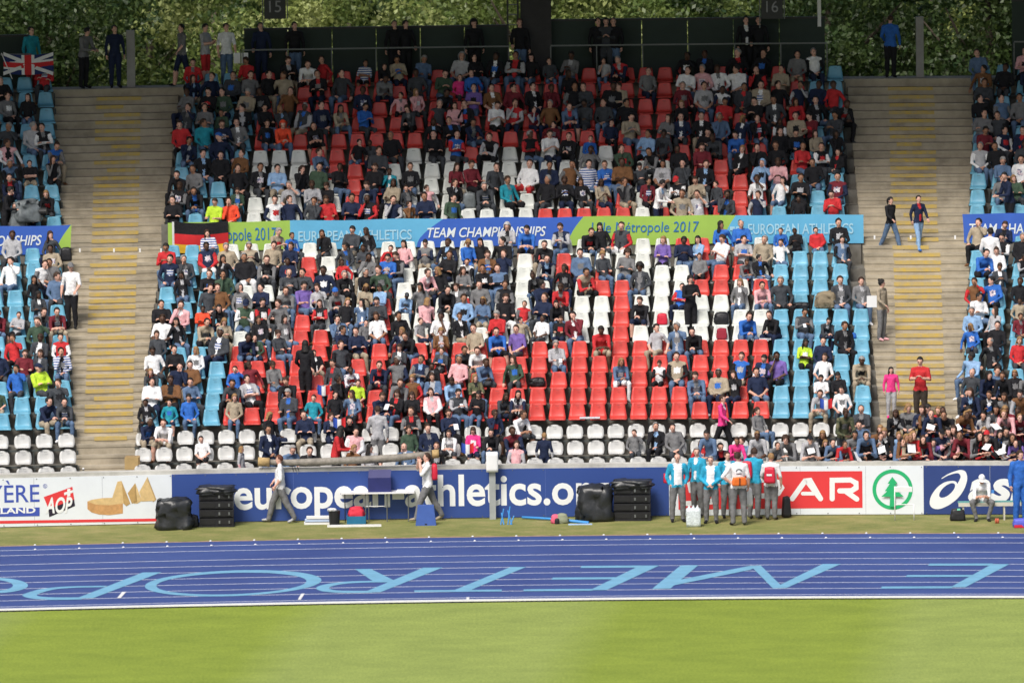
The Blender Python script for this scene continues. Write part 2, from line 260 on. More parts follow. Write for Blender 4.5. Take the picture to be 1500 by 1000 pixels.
def concrete(name, col, streak=True):
    mt, n, b = nodemat(name); L = n.links
    tc = n.nodes.new('ShaderNodeTexCoord')
    mp = n.nodes.new('ShaderNodeMapping'); mp.inputs['Scale'].default_value = (1, 1, 1); L.new(tc.outputs['Object'], mp.inputs[0])
    n1 = n.nodes.new('ShaderNodeTexNoise'); n1.inputs['Scale'].default_value = .9; n1.inputs['Detail'].default_value = 9; n1.inputs['Roughness'].default_value = .7
    L.new(mp.outputs[0], n1.inputs[0])
    mp2 = n.nodes.new('ShaderNodeMapping'); mp2.inputs['Scale'].default_value = (1.6, 1, 1.2); L.new(tc.outputs['Object'], mp2.inputs[0])
    n2 = n.nodes.new('ShaderNodeTexNoise'); n2.inputs['Scale'].default_value = 2.2; n2.inputs['Detail'].default_value = 5; L.new(mp2.outputs[0], n2.inputs[0])
    r1 = n.nodes.new('ShaderNodeValToRGB'); e = r1.color_ramp.elements
    e[0].position = .3; e[0].color = (*[c*.62 for c in col], 1); e[1].position = .66; e[1].color = (*[c*1.2 for c in col], 1)
    em = r1.color_ramp.elements.new(.5); em.color = (*col, 1)
    L.new(n1.outputs[0], r1.inputs[0])
    r2 = n.nodes.new('ShaderNodeValToRGB'); r2.color_ramp.elements[0].position = .36; r2.color_ramp.elements[0].color = (.62, .6, .56, 1); r2.color_ramp.elements[1].position = .58; r2.color_ramp.elements[1].color = (1, 1, 1, 1)
    L.new(n2.outputs[0], r2.inputs[0])
    mx = n.nodes.new('ShaderNodeMix'); mx.data_type = 'RGBA'; mx.blend_type = 'MULTIPLY'; mx.inputs[0].default_value = .8 if streak else .3
    L.new(r1.outputs[0], mx.inputs[6]); L.new(r2.outputs[0], mx.inputs[7]); L.new(mx.outputs[2], b.inputs['Base Color'])
    b.inputs['Roughness'].default_value = .9
    nb = n.nodes.new('ShaderNodeTexNoise'); nb.inputs['Scale'].default_value = 30; L.new(tc.outputs['Object'], nb.inputs[0])
    bp = n.nodes.new('ShaderNodeBump'); bp.inputs['Strength'].default_value = .4; bp.inputs['Distance'].default_value = .01
    L.new(nb.outputs[0], bp.inputs['Height']); L.new(bp.outputs[0], b.inputs['Normal'])
    MATS[name] = mt; return mt
M_conc = concrete('weathered_concrete', (.17, .16, .14))
M_step = concrete('stair_concrete', (.40, .35, .265), False)
M_cap = concrete('wall_concrete', (.52, .51, .47), False)
M_yel = surf('worn_yellow_paint', (.55,.38,.06), var=0, col2=(.40,.33,.2), scale=7, rough=.85)
M_dark = surf('black_steel', (.02,.02,.022), rough=.5)
M_grey = surf('grey_steel', (.14,.15,.15), rough=.5)
M_white = surf('white_paint', (.78,.78,.78), rough=.5, var=.05)

# ---------------------------------------------------------------- mesh helpers
class MB:
    def __init__(s): s.v = []; s.f = []; s.m = []
    def add(s, vs, fs, m=0):
        o = len(s.v); s.v += [tuple(v) for v in vs]; s.f += [tuple(i+o for i in f) for f in fs]; s.m += [m]*len(fs)
        return s
    def box(s, x0, x1, y0, y1, z0, z1, m=0, M=None):
        vs = [Vector((x, y, z)) for z in (z0, z1) for y in (y0, y1) for x in (x0, x1)]
        if M is not None: vs = [M @ v for v in vs]
        return s.add(vs, [(0,2,3,1), (4,5,7,6), (0,1,5,4), (1,3,7,5), (3,2,6,7), (2,0,4,6)], m)
    def tube(s, pts, r, n=8, m=0, cap=True):
        pts = [Vector(p) for p in pts]; k = len(pts); rr = r if isinstance(r, (list, tuple)) else [r]*k
        vs = []; ax = None
        for i, p in enumerate(pts):
            d = (pts[min(i+1, k-1)]-pts[max(i-1, 0)]).normalized()
            if ax is None: ax = d.orthogonal().normalized()
            ax = (ax-d*ax.dot(d)).normalized(); bx = d.cross(ax)
            vs += [p+(ax*cos(2*pi*j/n)+bx*sin(2*pi*j/n))*rr[i] for j in range(n)]
        fs = [(i*n+j, i*n+(j+1) % n, (i+1)*n+(j+1) % n, (i+1)*n+j) for i in range(k-1) for j in range(n)]
        if cap: fs += [tuple(range(n))[::-1], tuple((k-1)*n+j for j in range(n))]
        return s.add(vs, fs, m)
    def sweep(s, x0, x1, prof, seg=None, m=0, caps=True):   # profile (y,z) swept along the curved length
        seg = seg or max(1, int(abs(x1-x0)/.9)); n = len(prof); vs = []
        for i in range(seg+1):
            x = x0+(x1-x0)*i/seg
            vs += [Wp(x, y, z) for y, z in prof]
        fs = [(i*n+j, (i+1)*n+j, (i+1)*n+(j+1) % n, i*n+(j+1) % n) for i in range(seg) for j in range(n)]
        if caps: fs += [tuple(range(n)), tuple(seg*n+j for j in range(n))[::-1]]
        return s.add(vs, fs, m)
    def build(s, name, mats, parent=None, smooth=False, loc=None, rz=0):
        me = bpy.data.meshes.new(name); me.from_pydata(s.v, [], s.f)
        for mt in (mats if isinstance(mats, (list, tuple)) else [mats]): me.materials.append(mt)
        me.polygons.foreach_set('material_index', s.m)
        if smooth: me.polygons.foreach_set('use_smooth', [True]*len(s.f))
        bm = bmesh.new(); bm.from_mesh(me); bmesh.ops.recalc_face_normals(bm, faces=bm.faces); bm.to_mesh(me); bm.free()
        me.update()
        return link(name, me, parent, loc, rz)
def link(name, me, parent=None, loc=None, rz=0):
    o = bpy.data.objects.new(name, me); C.objects.link(o)
    if parent: o.parent = parent
    if loc is not None: o.location = loc
    if rz: o.rotation_euler = (0, 0, rz)
    return o
def boxprof(y0, y1, z0, z1): return [(y0, z0), (y1, z0), (y1, z1), (y0, z1)]
def tag(o, label, cat, group=None):
    o['label'] = label; o['category'] = cat
    if group: o['group'] = group
    return o
def struct(o): o['kind'] = 'structure'; return o
def thing(name, label, cat, loc=(0,0,0), rz=0, group=None):
    o = bpy.data.objects.new(name, None); C.objects.link(o); o.location = loc; o.rotation_euler = (0, 0, rz)
    return tag(o, label, cat, group)
UNITS = 'zero first second third fourth fifth sixth seventh eighth ninth tenth eleventh twelfth thirteenth fourteenth fifteenth sixteenth seventeenth eighteenth nineteenth'.split()
def ordn(n):
    if n < 20: return UNITS[n]
    t = {2: 'twent', 3: 'thirt', 4: 'fort', 5: 'fift', 6: 'sixt', 7: 'sevent', 8: 'eight'}[n//10]
    return t+'ieth' if n % 10 == 0 else t+'y-'+UNITS[n % 10]
def rowname(k):
    if k < 3: return ordn(k+1)+' white row'
    if k < 15: return ordn(15-k)+' row below banner'
    return ordn(k-14)+' row above banner'
def where(k, b, i):
    if b == 'c': return rowname(k)+', '+ordn(i+1)+' seat from left stairs'
    if b == 'l': return rowname(k)+', '+ordn(5-i)+' seat left of left stairs'
    return rowname(k)+', '+ordn(i+1)+' seat right of right stairs'
TEXTN = [0]
def text_pts(body, shear=0, bold=0.0, spacing=1.0):
    cu = bpy.data.curves.new('t', 'FONT'); cu.body = body; cu.shear = shear; cu.offset = bold; cu.space_character = spacing; cu.resolution_u = 4
    o = bpy.data.objects.new('t', cu); C.objects.link(o)
    me = bpy.data.meshes.new_from_object(o)
    v = [tuple(p.co) for p in me.vertices]; f = [tuple(p.vertices) for p in me.polygons]
    bpy.data.objects.remove(o); bpy.data.curves.remove(cu); bpy.data.meshes.remove(me)
    return v, f
def wall_text(body, x0, x1, z0, z1, y, mat, parent, name='lettering', shear=0, bold=0.0, spacing=1.0, wave=None):
    v, f = text_pts(body, shear, bold, spacing)
    ax = min(p[0] for p in v); bx = max(p[0] for p in v); az = min(p[1] for p in v); bz = max(p[1] for p in v)
    out = []
    for p in v:
        x = x0+(p[0]-ax)/(bx-ax)*(x1-x0); z = z0+(p[1]-az)/(bz-az)*(z1-z0)
        out.append(Wp(x, y+(wave(x, z) if wave else 0), z))
    mb = MB(); mb.add(out, f)
    me = bpy.data.meshes.new(name); me.from_pydata(out, [], f); me.materials.append(mat)
    return link(name, me, parent)
def stroke(pts, wd, rnd=True):   # flat 2D ribbon with round ends -> verts, faces
    vs = []; fs = []; n = len(pts)
    P = [Vector(p) for p in pts]; wdl = wd if isinstance(wd, list) else [wd]*n
    for i, p in enumerate(P):
        d = (P[min(i+1, n-1)]-P[max(i-1, 0)]).normalized(); nn = Vector((-d.y, d.x))
        k = 1.0
        if 0 < i < n-1:
            a = (P[i]-P[i-1]).normalized(); k = 1/max(.5, abs(nn.dot(Vector((-a.y, a.x)))))
        vs += [p+nn*wdl[i]*k/2, p-nn*wdl[i]*k/2]
    fs = [(2*i, 2*i+1, 2*i+3, 2*i+2) for i in range(n-1)]
    if rnd:
        for p, q, ww in ((P[0], P[1], wdl[0]), (P[-1], P[-2], wdl[-1])):
            d = (p-q).normalized(); nn = Vector((-d.y, d.x)); o = len(vs)
            vs += [p+nn*ww/2*cos(t)+d*ww/2*sin(t) for t in [pi*j/8 for j in range(9)]]
            fs.append(tuple(range(o, o+9)))
    return vs, fs

# ---------------------------------------------------------------- ground, track, infield
MB().add([(-400,-400,-.02),(400,-400,-.02),(400,400,-.02),(-400,400,-.02)], [(0,1,2,3)]).build('ground', surf('rough_grass', (.05,.07,.02), scale=.5, col2=(.12,.12,.05)))
struct(bpy.data.objects['ground'])

def grass_mat():
    mt, n, b = nodemat('mown_grass'); L = n.links
    tc = n.nodes.new('ShaderNodeTexCoord'); sp = n.nodes.new('ShaderNodeSeparateXYZ'); L.new(tc.outputs['Object'], sp.inputs[0])
    # mowing bands across the pitch: x sheared with y
    ma = n.nodes.new('ShaderNodeMath'); ma.operation = 'MULTIPLY_ADD'; ma.inputs[1].default_value = -.10; L.new(sp.outputs[1], ma.inputs[0]); L.new(sp.outputs[0], ma.inputs[2])
    w1 = n.nodes.new('ShaderNodeTexNoise'); w1.inputs['Scale'].default_value = .7; L.new(tc.outputs['Object'], w1.inputs[0])
    ad = n.nodes.new('ShaderNodeMath'); ad.operation = 'MULTIPLY_ADD'; ad.inputs[1].default_value = .5; L.new(w1.outputs[0], ad.inputs[0]); L.new(ma.outputs[0], ad.inputs[2])
    sc_ = n.nodes.new('ShaderNodeMath'); sc_.operation = 'MULTIPLY_ADD'; sc_.inputs[1].default_value = 2*pi/13.6; sc_.inputs[2].default_value = .95; L.new(ad.outputs[0], sc_.inputs[0])
    sn = n.nodes.new('ShaderNodeMath'); sn.operation = 'SINE'; L.new(sc_.outputs[0], sn.inputs[0])
    mr = n.nodes.new('ShaderNodeMapRange'); mr.inputs[1].default_value = -.3; mr.inputs[2].default_value = .3; mr.clamp = True; L.new(sn.outputs[0], mr.inputs[0])
    n1 = n.nodes.new('ShaderNodeTexNoise'); n1.inputs['Scale'].default_value = .55; n1.inputs['Detail'].default_value = 8; n1.inputs['Roughness'].default_value = .7
    mp = n.nodes.new('ShaderNodeMapping'); mp.inputs['Scale'].default_value = (1, 1.6, 1); L.new(tc.outputs['Object'], mp.inputs[0]); L.new(mp.outputs[0], n1.inputs[0])
    n2 = n.nodes.new('ShaderNodeTexNoise'); n2.inputs['Scale'].default_value = 16; n2.inputs['Detail'].default_value = 5; n2.inputs['Roughness'].default_value = .8
    mp2 = n.nodes.new('ShaderNodeMapping'); mp2.inputs['Scale'].default_value = (1, .35, 1); L.new(tc.outputs['Object'], mp2.inputs[0]); L.new(mp2.outputs[0], n2.inputs[0])
    a = n.nodes.new('ShaderNodeMix'); a.data_type = 'RGBA'; a.inputs[6].default_value = (.232,.305,.045,1); a.inputs[7].default_value = (.275,.345,.09,1); L.new(mr.outputs[0], a.inputs[0])
    r = n.nodes.new('ShaderNodeValToRGB'); r.color_ramp.elements[0].position = .3; r.color_ramp.elements[0].color = (.8,.82,.8,1); r.color_ramp.elements[1].position = .7; r.color_ramp.elements[1].color = (1.12,1.1,1.05,1); L.new(n1.outputs[0], r.inputs[0])
    m1 = n.nodes.new('ShaderNodeMix'); m1.data_type = 'RGBA'; m1.blend_type = 'MULTIPLY'; m1.inputs[0].default_value = 1; L.new(a.outputs[2], m1.inputs[6]); L.new(r.outputs[0], m1.inputs[7])
    r2 = n.nodes.new('ShaderNodeValToRGB'); r2.color_ramp.elements[0].position = .3; r2.color_ramp.elements[0].color = (.62,.66,.6,1); r2.color_ramp.elements[1].position = .7; r2.color_ramp.elements[1].color = (1.3,1.22,1.25,1); L.new(n2.outputs[0], r2.inputs[0])
    m2 = n.nodes.new('ShaderNodeMix'); m2.data_type = 'RGBA'; m2.blend_type = 'MULTIPLY'; m2.inputs[0].default_value = .8; L.new(m1.outputs[2], m2.inputs[6]); L.new(r2.outputs[0], m2.inputs[7])
    L.new(m2.outputs[2], b.inputs['Base Color']); b.inputs['Roughness'].default_value = .9; b.inputs['Specular IOR Level'].default_value = .2
    return mt
def verge_mat():
    mt, n, b = nodemat('dry_grass'); L = n.links
    tc = n.nodes.new('ShaderNodeTexCoord')
    mp = n.nodes.new('ShaderNodeMapping'); mp.inputs['Scale'].default_value = (1, 1.3, 1); L.new(tc.outputs['Object'], mp.inputs[0])
    n1 = n.nodes.new('ShaderNodeTexNoise'); n1.inputs['Scale'].default_value = .9; n1.inputs['Detail'].default_value = 10; n1.inputs['Roughness'].default_value = .75; L.new(mp.outputs[0], n1.inputs[0])
    r = n.nodes.new('ShaderNodeValToRGB'); e = r.color_ramp.elements; e[0].position = .3; e[0].color = (.125,.155,.035,1); e[1].position = .75; e[1].color = (.36,.30,.13,1)
    k = r.color_ramp.elements.new(.48); k.color = (.20,.215,.06,1); L.new(n1.outputs[0], r.inputs[0])
    n2 = n.nodes.new('ShaderNodeTexNoise'); n2.inputs['Scale'].default_value = 25; n2.inputs['Detail'].default_value = 4; L.new(tc.outputs['Object'], n2.inputs[0])
    r2 = n.nodes.new('ShaderNodeValToRGB'); r2.color_ramp.elements[0].position = .3; r2.color_ramp.elements[0].color = (.65,.65,.6,1); r2.color_ramp.elements[1].position = .7; r2.color_ramp.elements[1].color = (1.3,1.25,1.2,1); L.new(n2.outputs[0], r2.inputs[0])
    m2 = n.nodes.new('ShaderNodeMix'); m2.data_type = 'RGBA'; m2.blend_type = 'MULTIPLY'; m2.inputs[0].default_value = .8; L.new(r.outputs[0], m2.inputs[6]); L.new(r2.outputs[0], m2.inputs[7])
    L.new(m2.outputs[2], b.inputs['Base Color']); b.inputs['Roughness'].default_value = .95
    return mt
XE = 40
def sheet(name, y0, y1, z, mat, x0=-XE, x1=XE):
    mb = MB(); n = 60; vs = []
    for i in range(n+1):
        x = x0+(x1-x0)*i/n; vs += [Wp(x, y0, z), Wp(x, y1, z)]
    mb.add(vs, [(2*i, 2*i+2, 2*i+3, 2*i+1) for i in range(n)])
    return struct(mb.build(name, mat))
sheet('grass_verge', -3.22, WY, .0, verge_mat())
tr = surf('blue_track', (.037,.064,.215), rough=.8, var=.0, col2=(.054,.092,.27), scale=.35, bump=.3, bscale=60, spec=.3)
sheet('running_track', -15.25, -3.2, .004, tr)
sheet('infield', -130, -15.3, .0, grass_mat())
M_line = surf('lane_paint', (.7,.74,.86), rough=.6, var=.1, scale=2)
LINES = [-4.06,-5.05,-6.81,-7.97,-9.08,-10.2,-11.31,-12.36,-13.4,-14.47]
for y in LINES:
    sheet('lane_line', y-.028, y+.028, .008, M_line)
# dry sandy edge where verge meets track
mb = MB(); n = 260; vs = []
for i in range(n+1):
    x = -20+40*i/n; vs += [Wp(x, -3.22-.02, .006), Wp(x, -3.08+.12*noise.noise((x*2.3, 0, 0))+.06*noise.noise((x*9, 3, 0)), .006)]
mb.add(vs, [(2*i, 2*i+2, 2*i+3, 2*i+1) for i in range(n)]); struct(mb.build('sandy_edge', surf('sand', (.36,.25,.16), var=.25, scale=6)))
# inner kerb
kerb = thing('track_kerb', 'low white kerb rail along the inner edge of the blue track', 'kerb')
mb = MB(); mb.sweep(-XE, XE, [(-15.30,.03),(-15.10,.03),(-15.10,.055),(-15.30,.055)], seg=80); mb.build('rail', M_white, kerb)
mb = MB()  # black dashes stand in for the shadows beneath the raised rail
for i in range(420):
    x = -18+i*.0862
    if i % 2 == 0: mb.box(0, .09, -.0, .012, 0, .028, M=Matrix.Translation(Wp(x, -15.315, 0)))
o = mb.build('shadow_dash', M_dark, kerb); o['kind'] = 'stuff'
# white markers on the two outer lines
mmesh = MB(); mmesh.tube([(0,0,0),(0,0,.015),(0,0,.03)], [.032,.03,.015], 10)
mk0 = None; cnt = 0
for row, (yy, pys) in enumerate((( -3.2, 0), (-4.06, 0))):
    for i in range(25):
        x = -13.2+1.085*i+(.05 if row else 0)
        if mk0 is None:
            mk0 = mmesh.build('track_marker', M_white, smooth=True); o = mk0
        else: o = mk0.copy(); C.objects.link(o)
        o.location = Wp(x, yy, .008)
        tag(o, 'small white marker on the %s, %s from the left' % ('verge edge of the track' if row == 0 else 'outer lane line', ordn(i+1)), 'marker', 'small white markers along the outer lane')
# painted letters (seen from their far side), each a flat mark
M_let = surf('light_blue_paint', (.17,.39,.56), rough=.7, var=.12, scale=2.5)
MZ = [0]
def mark(polys, name='painted_letter', z=.012, mat=None):
    mb = MB()
    for p in polys:
        MZ[0] += 1; vs = [(*ground(*q), z+.0006*(MZ[0] % 5)) for q in p]
        if len(vs) > 8 and isinstance(p, tuple): pass
        mb.add(vs, [tuple(range(len(vs)))])
    return struct(mb.build(name, mat or M_let))
def ring(outer, inner, name='painted_letter'):
    mb = MB(); n = len(outer)
    vs = [(*ground(*q), .012) for q in outer]+[(*ground(*q), .012) for q in inner]
    closed = outer[0] == outer[-1]
    mb.add(vs, [(i, i+1, n+i+1, n+i) for i in range(n-1)])
    return mb
def ell(cx, cy, a, b, tilt, n=48, ph=0):
    return [(cx+a*cos(t), cy+b*sin(t)+tilt*cos(t)) for t in [2*pi*i/n for i in range(n+1)]]
def sm(pts, n=5):   # catmull-rom
    out = []
    P = [pts[0]]+list(pts)+[pts[-1]]
    for i in range(1, len(P)-2):
        for j in range(n):
            t = j/n
            out.append(tuple(.5*((2*P[i][k])+(-P[i-1][k]+P[i+1][k])*t+(2*P[i-1][k]-5*P[i][k]+4*P[i+1][k]-P[i+2][k])*t*t+(-P[i-1][k]+3*P[i][k]-3*P[i+1][k]+P[i+2][k])*t**3) for k in range(2)))
    out.append(pts[-1]); return out
struct(ring(ell(0-14, 857.5, 55, 11.5, 0), ell(-14, 857.5, 33, 8.2, 0)).build('painted_letter', M_let))
# P
mb = ring(sm([(120,878),(75,878.6),(45,876.5),(33,872.5),(38,869),(62,862.5),(100,859),(158,858)]), sm([(118,875),(80,875),(62,874),(54,872),(60,868.7),(80,863.3),(108,861),(150,860)]))
mb.add([(*ground(*q), .0125) for q in ((111,876.8),(136,876.3),(237,838.2),(209,838.6))], [(0,1,2,3)]); struct(mb.build('painted_letter', M_let))
struct(ring(ell(341.5, 854.3, 129.5, 18.8, -4.5), ell(339, 854.8, 110, 15.6, -3.5)).build('painted_letter', M_let))
# R
mb = ring(sm([(545,868.2),(500,868.4),(472,866),(463,861.5),(472,857),(500,852.5),(540,850.8),(586,850.6)]), sm([(540,865.4),(505,865.3),(488,864),(482,861.3),(490,857.8),(510,854.6),(540,853.2),(576,853)]))
mb.add([(*ground(*q), .0125) for q in ((532,868),(557,867.5),(649,831.2),(620,831.6))], [(0,1,2,3)])
mb.add([(*ground(*q), .0127) for q in ((520,833.6),(543,833.4),(578,850.5),(548,852.5))], [(0,1,2,3)]); struct(mb.build('painted_letter', M_let))
mark([[(666,864.2),(690,864),(771,830.4),(748,830.6)], [(607,864.8),(735,863.6),(735,866.4),(607,867.4)]])
mark([[(864,864.6),(889,864.2),(966,828.4),(937,828.6)], [(767,863.4),(868,862.6),(868,865.4),(767,866.2)], [(810,846),(902,845.5),(900,848.4),(808,849)], [(852,829),(940,828.4),(938,831.4),(850,832)]])
mark([[(955,862.8),(982,862.2),(1023,828),(997,828.4)], [(962,862.6),(1000,848.5),(1100,828.6),(1112,829.6),(1098,835)], [(1100,829.4),(1114,828.2),(1148,861.6),(1132,861.8)], [(1132,862),(1152,861.2),(1232,826),(1205,826.2)]])
mark([[(1392,860.4),(1414,860.2),(1479,826.2),(1453,826.4)], [(1292,859.2),(1396,858.8),(1394,861.8),(1290,862.2)], [(1329,842.4),(1427,842.2),(1424,845),(1326,845.2)], [(1362,825.8),(1455,825.6),(1452,828.6),(1359,828.8)]])
for q in ([(171.5,876),(177,876),(185,867),(179,867)], [(436,878.5),(440.5,878.5),(446.5,869.6),(441.5,869.6)], [(682.5,880),(686.5,880),(688,874.8),(683.5,874.8)]):
    mark([q], 'painted_tick', .014, M_white)

# ---------------------------------------------------------------- grandstand
stand = thing('grandstand', 'concrete terraced grandstand rising behind the advertising wall', 'grandstand')
TF = [YS[k]-.62 for k in range(25)]            # front edge of each tread
TF[15] = YS[15]-.95+.02
XA, XB = -17.5, 18.5
def edges(k):  # aisle limits at row k: left aisle (a,b), right aisle (c,d)
    t = k/24
    return (-10.15-1.45*t, -8.87+.7*t+.02, 10.3, 12.15+1.65*t)
for k in range(25):
    z = ZS[k]; zb = ZS[k-1] if k else 0.0
    y1 = TF[k+1] if k < 24 else TF[k]+.75
    if k == 14: y1 = TF[15]
    MB().sweep(XA, XB, boxprof(TF[k], y1+.02, zb-.4, z)).build('terrace_step', M_conc, stand)
ZT = ZS[24]+.42
TB = TF[24]+.75
MB().sweep(XA, XB, boxprof(TB+.022, TB+1.0, ZT-.8, ZT)).build('walkway', M_step, stand)
MB().sweep(XA, XB, boxprof(TB+1.002, TB+1.25, 0, ZT-.01)).build('rear_wall', M_conc, stand)
# stairs in both aisles, two steps to a row, with worn yellow nosings
for side in (0, 1):
    st = thing('staircase', ['left concrete staircase of the stand with worn yellow nosings', 'right concrete staircase of the stand with worn yellow nosings'][side], 'stairs', group='aisle stairs between the seating blocks')
    for k in range(0, 26):
        e = edges(min(k, 24)); a, b = (e[0], e[1]) if side == 0 else (e[2], e[3])
        zb = ZS[k-1] if k else .25
        zt = ZS[k] if k < 25 else ZT
        y0 = TF[k] if k < 25 else TB
        pieces = [(y0-.375, zb+(zt-zb)*.5, zb-.02)]
        if k < 25: pieces.append((y0, zt+.006, zt-.3))
        if k == 0: pieces = [(y0, zt+.006, zt-.3)]
        if k == 15:  # gangway: three steps up to the upper tier
            d = (zt-zb)/4
            pieces = [(y0-.375*(3-j), zb+d*(j+1), zb-.02) for j in range(3)]+[(y0, zt+.006, zt-.3)]
        for (yy, ztop, zlow) in pieces:
            jt = random.uniform(-.004, .004)
            MB().sweep(a+.03, b-.03, [(yy-.010, zlow), (yy+.39, zlow), (yy+.39, ztop+jt), (yy-.024, ztop+jt), (yy-.024, ztop-.065), (yy-.010, ztop-.065)], seg=2).build('stair_step', M_step, st)
            cx = (a+b)/2 + (.06 if side == 0 else -.0)
            hw = .62
            if k > 3 or (side == 1):
                w0, w1 = cx-hw, cx+hw
                if random.random() < .12: w0 += random.uniform(.1, .5)
                if random.random() < .10: w1 -= random.uniform(.1, .5)
                MB().sweep(w0, w1, [(yy-.029, ztop-.085), (yy+.12, ztop-.085), (yy+.12, ztop+.007), (yy-.029, ztop+.007)], seg=1).build('nosing', M_yel, st)
# low wall in front
wall = thing('perimeter_wall', 'long low concrete wall between the track verge and the first white row', 'wall')
capz = at(750, 680.5, WY)[1]; bz1 = at(750, 686, WY)[1]
MB().sweep(XA, XB, boxprof(WY, WY+.26, 0, capz-.10)).build('wall_body', M_cap, wall)
MB().sweep(XA, XB, boxprof(WY-.03, WY+.30, capz-.10, capz)).build('coping', M_cap, wall)
MB().sweep(XA, XB, boxprof(WY+.26, TF[0]+.02, 0, ZS[0]-.01)).build('front_walkway', M_conc, stand)
# parapet of the upper tier
MB().sweep(edges(15)[1], edges(15)[2], boxprof(TF[15]-.10, TF[15]-.002, ZS[14]-.02, ZS[15]+.62)).build('parapet', M_conc, stand)
MB().sweep(XA, edges(15)[0], boxprof(TF[15]-.10, TF[15]-.002, ZS[14]-.02, ZS[15]+.62)).build('parapet', M_conc, stand)
MB().sweep(edges(15)[3], XB, boxprof(TF[15]-.10, TF[15]-.002, ZS[14]-.02, ZS[15]+.62)).build('parapet', M_conc, stand)
M_rail = surf('seat_beam', (.085,.095,.09), rough=.6)

# ---------------------------------------------------------------- seats
def seat_mesh(name, prof, nu=7, hollow=.035, mats=None, thick=.014, dish=.03):
    mb = MB(); nv = len(prof); F = []; Bk = []
    for (y, z, hw, dz) in prof:
        for j in range(nu):
            u = -1+2*j/(nu-1); e = abs(u)**3
            F.append(Vector((u*hw, y-dish*u*u, z-dz*e)))
    nrm = []
    for i in range(nv):
        a = Vector(prof[max(i-1, 0)][:2]); b = Vector(prof[min(i+1, nv-1)][:2]); d = (b-a).normalized()
        nrm.append(Vector((0, -d.y, d.x)))
    for i in range(nv):
        for j in range(nu): Bk.append(F[i*nu+j]-nrm[i]*thick)
    n = nv*nu; fs = []
    for i in range(nv-1):
        for j in range(nu-1):
            q = i*nu+j; fs += [(q, q+1, q+nu+1, q+nu), (n+q, n+q+nu, n+q+nu+1, n+q+1)]
    bd = [j for j in range(nu)]+[i*nu+nu-1 for i in range(1, nv)]+[(nv-1)*nu+j for j in range(nu-2, -1, -1)]+[i*nu for i in range(nv-2, 0, -1)]
    for a, b in zip(bd, bd[1:]+bd[:1]): fs.append((a, b, n+b, n+a))
    mb.add(F+Bk, fs)
    for sx in (-.05,): mb.box(-.045, .045, .045, .053, .735, .742, 1, M=Matrix.Translation((0, -.062, 0)))
    mb.box(-.05, .05, -.14, .10, .33, .40, 1)
    o = mb.build(name, [M_white, M_rail], smooth=False); me = o.data
    sm_ = [i < len(fs) for i in range(len(me.polygons))]; me.polygons.foreach_set('use_smooth', sm_)
    bpy.data.objects.remove(o); return me
# (y, z, half width, corner drop)
P1 = [(.075,.795,.150,.012), (.070,.775,.168,.010), (.055,.70,.180,.004), (.035,.60,.195,0), (.012,.50,.212,0), (-.015,.455,.218,0), (-.06,.438,.220,0), (-.25,.425,.222,0), (-.37,.437,.218,0), (-.400,.430,.212,0), (-.410,.405,.203,.0)]
P2 = [(.065,.785,.130,.03), (.062,.775,.165,.03), (.05,.72,.196,.012), (.035,.64,.212,.004), (.015,.56,.214,0), (-.01,.50,.205,0), (-.05,.475,.20,0), (-.14,.465,.19,0), (-.24,.468,.18,0), (-.27,.462,.17,0)]
seatA = seat_mesh('seat_shell', P1); seatB = seat_mesh('seat_shell_round', P2)
M_seat = dict(r=surf('red_plastic', (.56,.05,.04), rough=.45, var=.16, scale=2, spec=.5), b=surf('blue_plastic', (.125,.36,.50), rough=.42, var=.16, scale=2, spec=.5),
              w=surf('white_plastic', (.64,.66,.62), rough=.42, var=.14, scale=2, spec=.5), W=surf('pale_plastic', (.52,.52,.505), rough=.42, var=.14, scale=2, spec=.5))
SC = dict(r='red', b='light blue', w='white')
def jmesh(name, items):   # items: (mesh, matrix, [materials]) joined into one mesh
    V = []; LI = []; LS = []; LT = []; MI = []; SM = []; mats = []; vo = 0; lo = 0
    for me, M, ms in items:
        nv = len(me.vertices); co = np.empty(nv*3, 'f'); me.vertices.foreach_get('co', co); co = co.reshape(-1, 3)
        A = np.array(M); co = co @ A[:3, :3].T + A[:3, 3]; V.append(co)
        nl = len(me.loops); li = np.empty(nl, 'i'); me.loops.foreach_get('vertex_index', li); LI.append(li+vo)
        npg = len(me.polygons); ls = np.empty(npg, 'i'); me.polygons.foreach_get('loop_start', ls); LS.append(ls+lo)
        mi = np.empty(npg, 'i'); me.polygons.foreach_get('material_index', mi)
        mp = []
        for mt in ms:
            if mt not in mats: mats.append(mt)
            mp.append(mats.index(mt))
        MI.append(np.array(mp, 'i')[mi]); s_ = np.empty(npg, bool); me.polygons.foreach_get('use_smooth', s_); SM.append(s_)
        vo += nv; lo += nl
    me = bpy.data.meshes.new(name); V = np.concatenate(V); LI = np.concatenate(LI); LS = np.concatenate(LS)
    me.vertices.add(len(V)); me.vertices.foreach_set('co', V.ravel().astype('f'))
    me.loops.add(len(LI)); me.loops.foreach_set('vertex_index', LI)
    me.polygons.add(len(LS)); me.polygons.foreach_set('loop_start', LS)
    for mt in mats: me.materials.append(mt)
    me.polygons.foreach_set('material_index', np.concatenate(MI)); me.polygons.foreach_set('use_smooth', np.concatenate(SM))
    me.update(calc_edges=True); me.validate(); return link(name, me)
def own_mats(o, ms):
    for i, mt in enumerate(ms):
        o.material_slots[i].link = 'OBJECT'; o.material_slots[i].material = mt
occ = {}
for (k, b), s in OCC.items():
    for i, code in s: occ[(k, b, i)] = code
SEATX = {}
